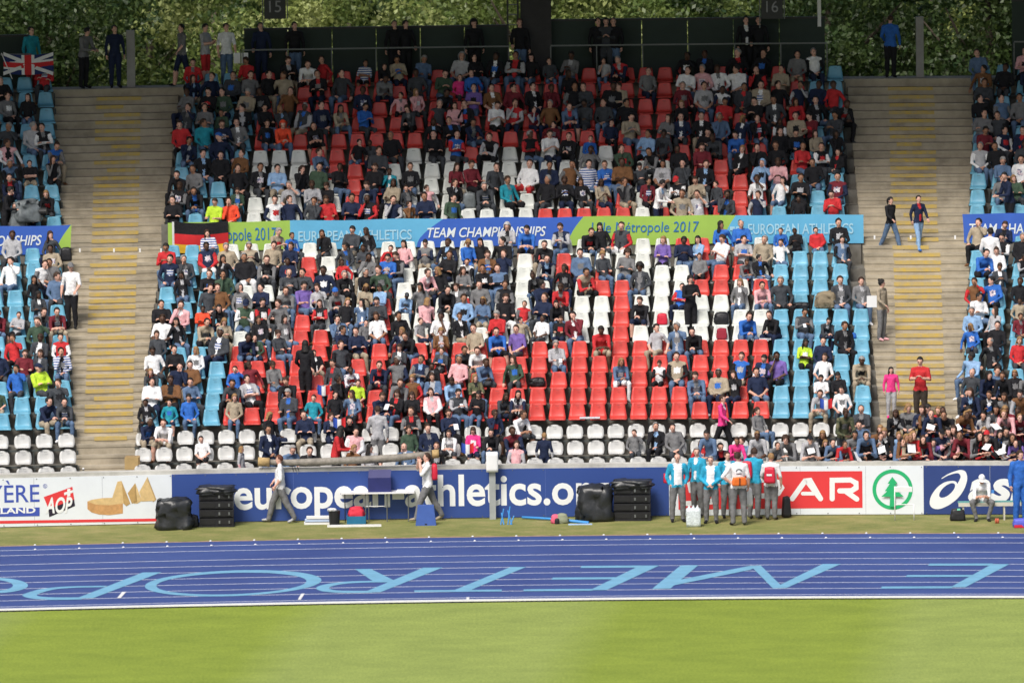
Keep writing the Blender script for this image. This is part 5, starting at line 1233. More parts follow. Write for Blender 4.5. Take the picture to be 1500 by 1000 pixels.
bb = soft('bundle', surf('olive_cloth', (.28,.3,.2), rough=.8, bump=.6, bscale=9), None, .34, .26, .24, (x+.12, y, 0), .3, .6, .7, .15, 8); tag(bb, 'small olive and pink rucksack lying by the blue pole', 'bag')
soft('pink_pocket', surf('pink_cloth', (.7,.12,.2), rough=.8), bb, .22, .22, .22, (-.17, -.02, 0), 0, .6, .7, .1); soft('black_pocket', M_bk, bb, .12, .1, .14, (-.12, -.14, 0), 0, .5)
# white slip with blue edge
o = MB().box(-.3, .3, -.06, .06, 0, .02).build('blue_tray', surf('pale_blue', (.4,.55,.8)), loc=(gx(850, 768)[0], gx(850, 768)[1], 0)); tag(o, 'flat pale blue tray on the grass beside the bulging loudspeaker cover', 'tray')

# ---------------------------------------------------------------- advertising boards
def board(name, px0, px1, mat, lab, bot=.02):
    xa = -17.4 if px0 is None else at(px0, 720, WY)[0]; xb_ = 18.4 if px1 is None else at(px1, 720, WY)[0]
    t = thing(name, lab, 'advertising board'); seg = max(2, int((xb_-xa)/1.5))
    yy = WY-.05
    MB().sweep(xa, xb_-.004, boxprof(yy, WY-.032, bot, bz1), seg=max(1, int((xb_-xa)/2.9))*4).build('panel', mat, t)
    return t
YB = WY-.054
bl = surf('print_blue', (.032,.072,.27), rough=.45, var=.04, scale=.8)
b1 = board('advertising_board', None, 252, surf('print_white', (.74,.78,.82), rough=.4, var=.03), 'white cheese advertising board with red base stripe at the left end')
b2 = board('advertising_board', 252, 980, bl, 'long blue board with white european-athletics.org lettering')
b3 = board('advertising_board', 980, 1353, surf('print_white', (.8,.8,.8)), 'white and red supermarket board with green fir logo')
b4 = board('advertising_board', 1353, None, surf('print_navy', (.028,.055,.20), rough=.45, var=.04), 'navy sportswear board with white swirl logo at the right end')
for t_, (a, b_) in ((b2, (252, 980)),):
    for px in (430, 620, 799):
        x = at(px, 720, WY)[0]; MB().sweep(x-.004, x+.004, boxprof(WY-.0515, WY-.05, .03, bz1-.01), seg=1).build('panel_joint', surf('joint', (.1,.15,.4)), t_)
for t_, pxs in ((b1, (50, 150)), (b3, (1075, 1172, 1268)), (b4, (1450,))):
    for px in pxs:
        x = at(px, 720, WY)[0]; MB().sweep(x-.004, x+.004, boxprof(WY-.0515, WY-.05, .03, bz1-.01), seg=1).build('panel_joint', surf('joint_grey', (.35,.37,.4)), t_)
for t_, a, b_ in ((b1, 5, 250), (b2, 256, 976), (b3, 984, 1350), (b4, 1357, 1498)):
    xa_ = at(a, 720, WY)[0]; xb2 = at(b_, 720, WY)[0]; n_ = int((xb2-xa_)/.75); mb = MB()
    for i in range(n_+1):
        x = xa_+(xb2-xa_)*i/n_
        for z_ in (.05, bz1-.035): mb.box(-.012, .012, -.008, 0, -.012, .012, M=Matrix.Translation(Wp(x, WY-.05, z_)))
    o = mb.build('fixing_screws', M_grey, t_); o['kind'] = 'stuff'
def pz(px, py, y=None):
    return at(px, py, YB if y is None else y)
def wpoly(pts, mat, parent, name='print', d=0.0, y=None):
    mb = MB(); yy = (YB if y is None else y)-d
    vs = [Wp(*(lambda q: (q[0], yy, q[1]))(at(px, py, yy))) for px, py in pts]
    mb.add(vs, [tuple(range(len(vs)))])
    me = bpy.data.meshes.new(name); me.from_pydata(mb.v, [], mb.f); me.materials.append(mat); return link(name, me, parent)
def wstrip(a, b_, c, d_, mat, parent, name, n=14):
    mb = MB(); yy = YB-.002; vs = []
    for i in range(n+1):
        t = i/n
        for p, q in ((a, b_), (d_, c)):
            x, z = at(p[0]+(q[0]-p[0])*t, p[1]+(q[1]-p[1])*t, yy); vs.append(Wp(x, yy, z))
    me = bpy.data.meshes.new(name); me.from_pydata(vs, [], [(2*i, 2*i+1, 2*i+3, 2*i+2) for i in range(n)]); me.materials.append(mat); return link(name, me, parent)
def wstroke(pts, wd, mat, parent, name='print', d=0.0, rnd=True):
    v, f = stroke(pts, wd, rnd); vs = []
    for p in v:
        x, z = at(p.x, p.y, YB-d); vs.append(Wp(x, YB-d, z))
    me = bpy.data.meshes.new(name); me.from_pydata(vs, [], f); me.materials.append(mat); return link(name, me, parent)
def wring(cx, cy, ro, ri, mat, parent, d=0.0, a0=0, a1=2*pi, tilt=0, rx=1, n=40, name='print', c2=None, ri2=None):
    vs = []
    for i in range(n+1):
        a = a0+(a1-a0)*i/n
        for r_ in (ro, ri):
            x, z = at(cx+cos(a)*r_*rx, cy+sin(a)*r_, YB-d); vs.append(Wp(x, YB-d, z))
    me = bpy.data.meshes.new(name); me.from_pydata(vs, [], [(2*i, 2*i+1, 2*i+3, 2*i+2) for i in range(n)]); me.materials.append(mat); return link(name, me, parent)
M_pw = surf('print_plain_white', (.8,.82,.82), rough=.45, var=.02); M_pr = surf('print_red', (.72,.045,.05), rough=.45, var=.03); M_pb = surf('print_royal', (.05,.09,.42), rough=.45, var=.03)
# european-athletics.org
xa, za = pz(343, 742); xe, ze = pz(892, 735)
base = 0.29
v, f = text_pts('european-athletics.org', 0, .022, 1.0)
allx = [p[0] for p in v]; s_ = (xe-xa)/(max(allx)-min(allx)); sz = .56/ .52*.98
lowz = 0.345
vs = [Wp(xa+(p[0]-min(allx))*s_, YB, lowz+p[1]*s_*1.06) for p in v]
me = bpy.data.meshes.new('lettering'); me.from_pydata(vs, [], f); me.materials.append(M_pw); link('lettering', me, b2)
# left board
wstrip((-60,763.2),(251,758.6),(251,762.6),(-60,767.5), M_pr, b1, 'red_stripe')
def boxtext(body, pxa, pya, pxb, pyb, mat, parent, d=.002, shear=0, bold=0, spacing=1.0, name='lettering', yy=None, wave=None):
    y = (YB if yy is None else yy)-d
    xa, zb = at(pxa, pya, y); xb_, _ = at(pxb, pya, y); _, za = at(pxa, pyb, y)
    return wall_text(body, xa, xb_, za, zb, y, mat, parent, name, shear, bold, spacing, wave)
boxtext('GRUYÈRE', -86, 706, 57.5, 738.5, M_pb, b1, bold=.004)
wstrip((-86,745.5),(58,742.6),(58,755.4),(-86,758), M_pb, b1, 'blue_band')
boxtext('SWITZERLAND', -80, 745.5, 52, 754.5, M_pw, b1, d=.004, bold=.03)
wring(66, 711.5, 3, 2.4, M_pb, b1, d=.002)
boxtext('R', 65, 710, 67.2, 713.4, M_pb, b1)
wpoly([(64,727.5),(106,712.5),(109,733),(72,747)], M_pr, b1, 'red_flag', .002)
wpoly([(71,745),(108.5,731),(110,740.5),(72,757)], surf('print_black', (.02,.015,.03)), b1, 'black_flag', .0025)
for a in ([(94,721),(107,717),(107,721),(94,725)], [(98.5,716),(103,715),(103,726),(98.5,727)]): wpoly(a, M_pw, b1, 'cross', .004)
boxtext('AOP', 66, 728, 106, 752, M_pw, b1, d=.006, shear=.25, bold=.03)
ch1 = surf('print_rind', (.55,.30,.12), rough=.5, var=.2, scale=9); ch2 = surf('print_cheese', (.66,.47,.22), rough=.5, var=.15, scale=9); ch3 = surf('print_cheese_shade', (.48,.31,.12), rough=.5, var=.15, scale=9)
wpoly([(128,734),(128,745),(134,750),(145,753),(160,754),(180,751.5),(180,737),(160,739),(140,738)], ch1, b1, 'cheese_wheel', .002)
wpoly([(128,734),(134,731.5),(150,729),(165,728.5),(181,737),(160,739.5),(140,738.5)], ch2, b1, 'cheese_top', .003)
for a, c_ in (([(163,733),(172,705),(178,704),(181,737)], ch2), ([(178,704),(191,737),(185,741),(181,737)], ch3), ([(187,722),(198,707),(201,735),(193,737)], ch3), ([(198,707),(208,733),(201,737),(196,737)], ch2), ([(204,720),(216,698),(228,733),(208,734)], ch2), ([(216,698),(229,731),(224,735)], ch3)): wpoly(a, c_, b1, 'cheese_wedge', .004)
# SPAR board
wstrip((993,690.8),(1263,689.6),(1263.5,743.2),(994,746), M_pr, b3, 'red_panel')
wstroke([(1050,703),(1020,703),(1010,709),(1012,717),(1025,719),(1040,721),(1047,727),(1043,734),(1030,736.5),(1006,737)], 7.5, M_pw, b3, 'letter', .004)
wstroke([(1096,735.5),(1096,703),(1128,702.5),(1140,706),(1145,714),(1140,722),(1128,725.5),(1108,726)], 7.5, M_pw, b3, 'letter', .004)
wstroke([(1160.5,730),(1180,703),(1184,703),(1202,730)], 7.5, M_pw, b3, 'letter', .004); wstroke([(1176,722.5),(1192,722.5)], 5.5, M_pw, b3, 'letter', .005)
wstroke([(1219,730),(1219,703),(1246,702.5),(1254,707),(1254,714),(1247,718.5),(1230,718.5)], 7.5, M_pw, b3, 'letter', .004); wstroke([(1240,720),(1255,730.5)], 7.5, M_pw, b3, 'letter', .005)
M_gr = surf('print_green', (.02,.42,.16), rough=.45, var=.03)
wring(1307.5, 716.5, 29.5, 24.2, M_gr, b3, d=.004)
for a in ([(1307,698),(1300,708),(1315,708)], [(1307,703),(1296,719),(1319,719)], [(1307,712),(1291,727),(1324,727)], [(1304,727),(1311,727),(1312,742),(1303,742)]): wpoly(a, M_gr, b3, 'fir', .004+.0006*a[0][1]/10)
# asics swirl
O_ = [(325,335),(400,285),(450,260),(500,245),(570,232),(610,245),(632,275),(640,340),(625,400),(600,460),(560,530),(500,600),(440,645),(340,697),(270,710),(215,695),(183,650),(185,595),(205,545),(240,490),(290,430),(360,390),(450,366)]
I_ = [(330,343),(400,303),(450,285),(490,274),(530,272),(550,283),(557,305),(555,330),(540,370),(520,402),(500,378),(450,366)]
S_ = lambda pts: [(1340+a/8.33, 660+b_/8.33) for a, b_ in pts]
# arc: tip to the bowl
def tri_fill(outer, holes, mat, parent, name, d):
    bm = bmesh.new(); es = []
    for loop in [outer]+holes:
        vs = []
        for px, py in loop:
            x, z = at(px, py, YB-d); vs.append(bm.verts.new(Wp(x, YB-d, z)))
        for a, b_ in zip(vs, vs[1:]+vs[:1]): es.append(bm.edges.new((a, b_)))
    bmesh.ops.triangle_fill(bm, edges=es, use_beauty=True, use_dissolve=False)
    me = bpy.data.meshes.new(name); bm.to_mesh(me); bm.free(); me.materials.append(mat); return link(name, me, parent)
outer = S_(sm([(325,335),(400,285),(500,245),(570,232),(622,258),(640,340),(610,450),(540,560),(440,645),(340,697),(270,710),(210,692),(182,640),(200,550),(270,450),(360,385),(450,366),(500,374),(520,402)], 4)+sm([(520,402),(555,335),(556,300),(530,273),(480,277),(400,303),(330,342)], 4)[1:])
hole = S_([(395+120*cos(t)*cos(-.72)-55*sin(t)*sin(-.72), 482+120*cos(t)*sin(-.72)+55*sin(t)*cos(-.72)) for t in [2*pi*i/28 for i in range(28)]])
tri_fill(outer, [hole], M_pw, b4, 'swirl_logo', .002)
boxtext('asics', 1418, 689, 1560, 735.5, M_pw, b4, shear=.22, bold=.035)

# ---------------------------------------------------------------- banners on the upper parapet
YBN = TF[15]-.145
wavef = lambda x, z: .018*sin(x*1.9)+.012*sin(x*5.3+z*3)
def banner_seg(t, name, pts_top, pts_bot, mat, d=0.0):
    # quads between sampled top and bottom polylines (world x, z)
    vs = []; n = len(pts_top); rows_ = 4
    for i in range(n):
        for j in range(rows_+1):
            x = pts_top[i][0]+(pts_bot[i][0]-pts_top[i][0])*j/rows_; z = pts_top[i][1]+(pts_bot[i][1]-pts_top[i][1])*j/rows_
            vs.append(Wp(x, YBN-d+wavef(x, z), z))
    fs = [(i*(rows_+1)+j, (i+1)*(rows_+1)+j, (i+1)*(rows_+1)+j+1, i*(rows_+1)+j+1) for i in range(n-1) for j in range(rows_)]
    mb = MB(); mb.add(vs, fs); o = mb.build(name, mat, t, smooth=True)
    return o
M_bg = surf('banner_green', (.33,.52,.09), rough=.7, var=.05, scale=2); M_bb = surf('banner_blue', (.04,.12,.50), rough=.7, var=.06, scale=2); M_bs = surf('banner_sky', (.12,.42,.66), rough=.7, var=.06, scale=2)
M_bt = surf('banner_white_text', (.72,.78,.8), rough=.7, var=.03); M_bd = surf('banner_blue_text', (.03,.17,.42), rough=.7, var=.03); M_bl2 = surf('banner_pale_text', (.36,.62,.76), rough=.7, var=.03)
ZT0, ZB0 = ZS[15]+.665, ZS[15]-.10
def bx(px): return at(px, 340, YBN)[0]
def seg(t, name, x0t, x1t, x0b, x1b, mat, d=0, curve0=0, curve1=0):
    n = max(4, int((x1t-x0t)/.25)); rows_ = 6; vs = []
    for i in range(n+1):
        for j in range(rows_+1):
            u = j/rows_; c = sin(u*pi/2)
            a = x0t+(x0b-x0t)*c; b_ = x1t+(x1b-x1t)*c
            x = a+(b_-a)*i/n; z = ZT0+(ZB0-ZT0)*u+.012*sin(x*2.3)
            vs.append(Wp(x, YBN-d+wavef(x, z), z))
    fs = [(i*(rows_+1)+j, (i+1)*(rows_+1)+j, (i+1)*(rows_+1)+j+1, i*(rows_+1)+j+1) for i in range(n) for j in range(rows_)]
    mb = MB(); mb.add(vs, fs); return mb.build(name, mat, t, smooth=True)
bn = thing('banner', 'long blue and green championship banner across the centre of the stand', 'banner')
seg(bn, 'panel', bx(246), bx(425), bx(246), bx(425), M_bg)
seg(bn, 'panel', bx(425), bx(650), bx(425), bx(610), M_bs)
seg(bn, 'panel', bx(650), bx(855), bx(610), bx(832), M_bb)
seg(bn, 'panel', bx(855), bx(1078), bx(832), bx(1060), M_bg)
seg(bn, 'panel', bx(1078), bx(1265), bx(1060), bx(1265), M_bs)
def btext(body, px0, px1, z0, z1, mat, parent, shear=0, bold=0):
    return wall_text(body, bx(px0), bx(px1), z0, z1, YBN-.016, mat, parent, 'lettering', shear, bold, 1.0, wavef)
zt = lambda py: at(750, py, YBN)[1]
btext('Lille Métropole 2017', 270, 405, zt(352), zt(328), M_bd, bn, .0, .0)
btext('EUROPEAN ATHLETICS', 437, 603, zt(349), zt(334), M_bl2, bn, 0, .012)
btext('TEAM CHAMPIONSHIPS', 626, 800, zt(346.5), zt(332), M_bt, bn, .25, .012)
btext('Lille Métropole 2017', 866, 1024, zt(347), zt(327), M_bd, bn, .12, .0)
btext('EUROPEAN ATHLETICS', 1096, 1250, zt(347), zt(331.5), M_bl2, bn, 0, .012)
wq = wring
for k_ in range(5):
    x = bx(1072+k_*3); z = zt(338+(k_ % 3)*3)
    MB().sweep(x-.05, x+.08, boxprof(YBN-.02, YBN-.018, z-.05, z+.05), seg=1).build('emblem_dot', M_bl2, bn)
bn2 = thing('banner', 'short blue banner with green corner at the left block beside the left stairs', 'banner')
seg(bn2, 'panel', -17, bx(104), -17, bx(82), M_bb); seg(bn2, 'panel', bx(104), bx(105), bx(82), bx(103), M_bg)
btext('TEAM CHAMPIONSHIPS', -112, 61, zt(350)+.05, zt(335)+.05, M_bt, bn2, .25, .012)
bn3 = thing('banner', 'short blue banner at the right block beside the right stairs', 'banner')
seg(bn3, 'panel', bx(1410), 17.5, bx(1412), 17.5, M_bb)
btext('TEAM CHAMPIONSHIPS', 1420, 1590, zt(348), zt(333), M_bt, bn3, .1, .012)

# ---------------------------------------------------------------- flags
def flag(name, lab, pxs, pys, y, stripes, dirx=True):
    t = thing(name, lab, 'flag'); xa, zt_ = at(pxs[0], pys[0], y); xb_, _ = at(pxs[1], pys[0], y); _, zb_ = at(pxs[0], pys[1], y)
    for (u0, u1, v0, v1, mat, d) in stripes:
        n = 8; vs = []
        for i in range(n+1):
            for j in range(3):
                u = u0+(u1-u0)*i/n; v_ = v0+(v1-v0)*j/2; x = xa+(xb_-xa)*u; z = zt_+(zb_-zt_)*v_-.05*sin(u*pi)
                vs.append(Wp(x, y-d+.03*sin(u*9)+.015*sin(v_*7+u*3), z))
        mb = MB(); mb.add(vs, [(i*3+j, (i+1)*3+j, (i+1)*3+j+1, i*3+j+1) for i in range(n) for j in range(2)]); mb.build('stripe', mat, t, smooth=True)
    return t
fk = cloth('k'); fR = surf('flag_red', (.55,.02,.025), rough=.8); fY = surf('flag_gold', (.75,.45,.03), rough=.8); fW = surf('flag_white', (.7,.7,.7), rough=.8); fB = surf('flag_blue', (.012,.025,.12), rough=.8)
flag('german_flag', 'black, red and gold flag draped over the left end of the long banner', (255, 334), (325, 370), YBN-.08, [(0,1,0,.38,fk,0), (0,1,.38,.72,fR,0), (0,1,.72,1,fY,0), (-.04,0,0,1,fW,0)])
uk = flag('union_flag', 'union flag held up at the top of the left block', (5, 78), (79, 108), YS[24]-.35, [(0,1,0,1,fB,0), (0,1,.40,.66,fR,.012), (.42,.56,0,1,fR,.014), (0,1,.30,.40,fW,.008), (0,1,.66,.76,fW,.008), (.36,.42,0,1,fW,.010), (.56,.62,0,1,fW,.010)])
for (ua, va, ub, vb) in ((0, 0, .36, .36), (1, 0, .62, .36), (0, 1, .36, .68), (1, 1, .62, .68)):
    xa, za = at(5+73*ua, 79+29*va, YS[24]-.35); xb_, zb_ = at(5+73*ub, 79+29*vb, YS[24]-.35)
    vs = [Wp(xa, YS[24]-.375, za-.05), Wp(xa, YS[24]-.375, za+.05), Wp(xb_, YS[24]-.375, zb_+.05), Wp(xb_, YS[24]-.375, zb_-.05)]
    mb = MB(); mb.add(vs, [(0, 1, 2, 3)]); mb.build('diagonal', fW, uk)
mb = MB(); p0 = at(2, 78, YS[24]-.35); p1 = at(18, 116, YS[24]-.35); mb.tube([Wp(p0[0], YS[24]-.36, p0[1]), Wp(p1[0], YS[24]-.36, p1[1])], .012, 6); mb.build('flag_pole', M_white, uk)
for q, (px, py, k) in enumerate(((474, 570, 4), (685, 655, 0), (1210, 590, 3), (497, 618, 2))):
    flag('small_french_flag', ['small blue, white and red flag waved among the red seats, left of centre', 'small blue, white and red flag held by the fans in pink at the white rows', 'small blue, white and red flag held at the right stairs', 'small blue, white and red flag on the lap of fans in white rows'][q], (px-9, px+9), (py-7, py+7), YS[k]-.75, [(0,.33,0,1,surf('flag_royal', (.03,.08,.4), rough=.8),0), (.33,.66,0,1,fW,0), (.66,1,0,1,fR,0)])

# ---------------------------------------------------------------- top of the stand
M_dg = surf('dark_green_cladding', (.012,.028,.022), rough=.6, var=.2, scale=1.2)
yw = TB+.98
def backwall(px0, px1, lab, py=38):
    t = thing('rear_screen', lab, 'screen wall'); xa = -17.5 if px0 is None else at(px0, 60, yw)[0]; xb_ = 18.5 if px1 is None else at(px1, 60, yw)[0]
    zt_ = at(700, py, yw)[1]; n = max(1, round((xb_-xa)/1.2)); wv = (xb_-xa)/n
    for i in range(n):
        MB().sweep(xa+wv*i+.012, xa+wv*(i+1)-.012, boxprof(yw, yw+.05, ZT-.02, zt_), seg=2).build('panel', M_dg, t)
    MB().sweep(xa, xb_, boxprof(yw-.03, yw+.08, zt_+.001, zt_+.06)).build('top_rail', M_dark, t)
    MB().sweep(xa, xb_, boxprof(yw-.95, yw-.91, ZT+.98, ZT+1.02)).build('handrail', M_grey, t)
    for i in range(0, n+1):
        x = xa+wv*i; MB().sweep(x-.015, x+.015, boxprof(yw-.945, yw-.915, ZT, ZT+.98), seg=1).build('rail_post', M_grey, t)
    return t
backwall(357, 745, 'dark green rear screen left of the pillar, below the number 15', 40)
backwall(806, 1209, 'dark green rear screen right of the pillar, below the number 16', 33)
backwall(None, 48, 'dark rear screen behind the left block at the upper left corner', 43)
backwall(1482, None, 'dark rear screen behind the right block at the upper right corner', 10)
ZR = 14.6
def column(px0, px1, y, d, mat, name, lab):
    xa = at(px0, 60, y)[0]; xb_ = at(px1, 60, y)[0]
    o = MB().sweep(xa, xb_, boxprof(y, y+d, ZT if y > TB else 0, ZR+.4), seg=1).build(name, mat); tag(o, lab, 'pillar'); return o
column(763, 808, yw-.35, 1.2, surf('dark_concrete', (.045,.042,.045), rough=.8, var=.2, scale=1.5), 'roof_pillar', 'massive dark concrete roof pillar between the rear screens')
t = thing('ladder', 'steel service ladder in front of the dark roof pillar', 'ladder')
for px in (744, 759):
    x = at(px, 60, yw-.4)[0]; MB().sweep(x-.025, x+.025, boxprof(yw-.45, yw-.40, ZT, ZR), seg=1).build('rail', M_dark, t)
xa, xb_ = at(744, 60, yw)[0], at(759, 60, yw)[0]
for i in range(20):
    MB().sweep(xa, xb_, boxprof(yw-.438, yw-.41, ZT+.15+i*.28, ZT+.18+i*.28), seg=1).build('rung', M_grey, t)
mcol = surf('pale_column', (.30,.29,.28), rough=.7, scale=4)
def poster(px0, px1, y, z0, z1, lab, mat):
    xa = at(px0, 60, y)[0]; xb_ = at(px1, 60, y)[0]
    o = MB().sweep(xa, xb_, boxprof(y, y+.2, z0, z1), seg=1).build('column', mat); tag(o, lab, 'column'); return o
poster(185, 197, yw-.5, ZT, at(190, 45, yw-.5)[1], 'pale slim column at the head of the left stairs', mcol)
poster(1342, 1353, yw-.5, ZT, at(1347, 25, yw-.5)[1], 'pale slim column at the head of the right stairs', mcol)
poster(1198, 1203, yw-.05, ZT+1.4, ZR, 'thin white downpipe above the right end of the green screen', M_white)
for body, px, lab in (('15', 403, 'dark hanging block sign left of the pillar, reading 15'), ('16', 1131, 'dark hanging block sign right of the pillar, reading 16')):
    y = yw-.8; t = thing('block_sign', lab, 'sign'); x, z = at(px, 28, y)
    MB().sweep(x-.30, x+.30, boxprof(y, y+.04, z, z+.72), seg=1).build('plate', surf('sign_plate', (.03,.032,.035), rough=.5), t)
    for dx in (-.34, .34): MB().sweep(x+dx-.015, x+dx+.015, boxprof(y, y+.03, z-.25 if dx < 0 else z, ZR), seg=1).build('hanger', M_grey, t)
    wall_text(body, x-.16, x+.17, z+.18, z+.50, y-.004, surf('sign_grey', (.3,.3,.32)), t, 'number')
# notices on the rail
t = thing('notice_stand', 'two white notices on a slim post at the top walkway, left', 'notice')
y = TB+.05; x, z = at(353, 93, y)
MB().sweep(x-.2, x-.02, boxprof(y, y+.01, z, z+.29), seg=1).build('notice', M_white, t); MB().sweep(x+.02, x+.2, boxprof(y, y+.01, z, z+.29), seg=1).build('notice', M_white, t)
MB().sweep(x-.012, x+.012, boxprof(y+.015, y+.035, ZS[24], z+.35), seg=1).build('post', M_grey, t)
# aisle odds and ends
for q, (px, k) in enumerate(((117, 13), (167, 13), (205, 13), (236, 13), (1281, 13), (1334, 13), (1399, 13))):
    y = TF[13]-.02; x, z = at(px, 367 if px < 300 else 348, y)
    o = MB().sweep(x-.022, x+.022, boxprof(y-.03, y-.016, z-.04, z+.06), seg=1).build('paper_label', M_white); tag(o, 'small white tag on the %s stairs, %s from the left' % ('left' if px < 300 else 'right', ordn(q+1 if px < 300 else q-3)), 'tag', 'small white tags on the stairs')
t = thing('handrail', 'short black post railing with white knobs at the foot of the left stairs', 'handrail')
x = at(124, 660, 2)[0]
mb = MB(); mb.tube([Wp(x-.02, 1.2, ZS[0]), Wp(x, 1.2, ZS[0]+.75)], .022, 8); mb.build('post', M_dark, t)
for z in (.78, .70): mb = MB(); hull(mb, [(Wp(x, 1.18, ZS[0]+z), .03)]); mb.build('knob', M_white, t, smooth=True)
x, z = at(193, 650, YS[1]-.6)
t = thing('plywood_box', 'tan plywood box standing on the left stairs beside the grey-haired man', 'box', Wp(x, YS[1]-.45, ZS[1]))
M_ply = surf('plywood', (.36,.24,.11), var=.2, scale=6, rough=.8)
MB().box(-.17, .19, -.10, .25, 0, .62).build('body', M_ply, t); MB().box(-.19, .16, -.13, -.102, .30, .62).build('door', surf('plywood_light', (.46,.32,.14), var=.2), t)
# television camera under a rain cover on the left gangway
yc = YS[15]-1.5
x, z = at(38, 320, yc)
tc = thing('television_camera', 'television camera under grey rain cover on tripod above the left banner', 'camera', Wp(x, YS[15]-.55, ZS[15]), rotx(x))
M_rc = surf('grey_rain_cover', (.16,.18,.19), rough=.4, bump=.8, bscale=7, var=.35, scale=4)
soft('rain_cover', M_rc, tc, .75, .42, .58, (0, 0, .72), .3, .35, .75, .22, 3); soft('cover_skirt', M_rc, tc, .42, .32, .75, (-.28, 0, .28), 0, .4, .8, .2, 6)
mb = MB(); mb.tube([(.30, -.02, 1.0), (.50, -.05, 1.0)], [.10, .11], 14); mb.build('lens', M_dark, tc)
for a in range(3): mb = MB(); mb.tube([(0, 0, .75), (.35*cos(a*2.1+.4), .3*sin(a*2.1+.4), .02)], .022, 6); mb.build('leg', [M_dark, M_white, M_dark][a], tc)
std('t_lean3', 10, ZS[15], YS[15]-.45, R_(60), 'k', 'short', 'black', 'camera operator in black bending behind the covered television camera', mats=mset('k', thigh='k'))
# odds on empty seats
def onseat(px, k, name, mat, lab, cat, w_=.28, h=.28, d=.18, r=.4, jit=.1, seed=1):
    x = at(px, 400, YS[k])[0]; o = soft(name, mat, None, w_, d, h, Wp(x, YS[k]-.18, ZS[k]+.45), 0, r, .8, jit, seed); tag(o, lab, cat)
onseat(969, 9, 'red_handbag', M_rb, 'dark red bag lying on a white seat right of the red column', 'bag')
onseat(1056, 8, 'red_handbag', surf('dark_red_nylon', (.3,.02,.04)), 'dark red bag on a white seat left of the blue seats', 'bag')
onseat(1056, 9, 'jacket', M_bk, 'black jacket draped over a white seat beside the woman in grey', 'jacket', .4, .3, .3, .6)
onseat(785, 5, 'jacket', M_bk, 'black jacket heaped on a red seat near the centre', 'jacket', .4, .22, .3, .6, .2)
onseat(1172, 10, 'jacket', M_bk, 'black jacket left on a light blue seat near the right stairs', 'jacket', .45, .15, .3, .6, .2)
onseat(1209, 10, 'coat', surf('tan_fur', (.25,.2,.13), bump=1, bscale=20), 'fluffy tan coat heaped on a light blue seat near the right stairs', 'coat', .55, .42, .35, .6, .2, 4)
onseat(1247, 8, 'baseball_hat', cloth('b'), 'bright blue cap on the seat edge near right stairs', 'cap', .22, .14, .18, .6)
onseat(689, 16, 'rucksack', M_rc, 'grey rucksack on a red seat above the blue part of banner', 'rucksack', .36, .40, .2, .4)
onseat(262, 13, 'rucksack', M_bk, 'black rucksack on a light blue seat beneath the black, red and gold flag', 'rucksack', .36, .42, .2, .4)
onseat(98, 14, 'rucksack', M_bk, 'black rucksack on a light blue seat below the left banner corner', 'rucksack', .3, .36, .2, .4)
for q, (px, k, lab) in enumerate(((861, 3, 'rolled striped plastic strip across two red seats in the lowest red row'), (1113, 8, 'folded papers on a white seat left of the blue seats'), (1244, 612, ''))):
    if k > 24: continue
    x = at(px, 400, YS[k])[0]; o = MB().box(-.26, .26, -.05, .05, 0, .04).build('paper_roll', M_paper, loc=Wp(x, YS[k]-.40, ZS[k]+.445)); tag(o, lab, 'paper')
# white carrier bag held on the right stairs
x, z = at(1277, 450, YS[7]-.2)
o = MB().box(-.13, .13, -.02, .02, 0, .30).build('carrier_bag', M_white, loc=Wp(x, YS[7]-.2, z), rz=0); tag(o, 'white carrier bag held by the woman in beige on right stairs', 'bag')

# ---------------------------------------------------------------- roof
t = MB(); t.sweep(-40, 40, [(9.0, 15.5), (25, ZR), (25, ZR+.5), (9.0, 16.1)], seg=30)
o = struct(t.build('roof', surf('roof_deck', (.10,.10,.10), rough=.8)))

# ---------------------------------------------------------------- trees behind the stand
LV = []
def leaf_mat(name, a, b_):
    mt, n, bs = nodemat(name); L = n.links
    g = n.nodes.new('ShaderNodeTexNoise'); g.inputs['Scale'].default_value = .9; g.inputs['Detail'].default_value = 4; tc_ = n.nodes.new('ShaderNodeTexCoord'); L.new(tc_.outputs['Object'], g.inputs[0])
    mr = n.nodes.new('ShaderNodeMapRange'); mr.inputs[1].default_value = .35; mr.inputs[2].default_value = .65; L.new(g.outputs[0], mr.inputs[0])
    mx = n.nodes.new('ShaderNodeMix'); mx.data_type = 'RGBA'; mx.inputs[6].default_value = (*a, 1); mx.inputs[7].default_value = (*b_, 1); L.new(mr.outputs[0], mx.inputs[0])
    L.new(mx.outputs[2], bs.inputs['Base Color']); bs.inputs['Roughness'].default_value = .45
    tr_ = n.nodes.new('ShaderNodeBsdfTranslucent'); L.new(mx.outputs[2], tr_.inputs[0])
    ms = n.nodes.new('ShaderNodeMixShader'); ms.inputs[0].default_value = .35; L.new(bs.outputs[0], ms.inputs[1]); L.new(tr_.outputs[0], ms.inputs[2])
    L.new(ms.outputs[0], n.nodes['Material Output'].inputs[0]); return mt
LM = [leaf_mat('leaf_mid', (.10,.155,.035), (.21,.26,.07)), leaf_mat('leaf_dark', (.03,.065,.018), (.08,.12,.03)), leaf_mat('leaf_light', (.28,.34,.09), (.42,.46,.18)), leaf_mat('leaf_deep', (.015,.035,.012), (.035,.06,.02))]
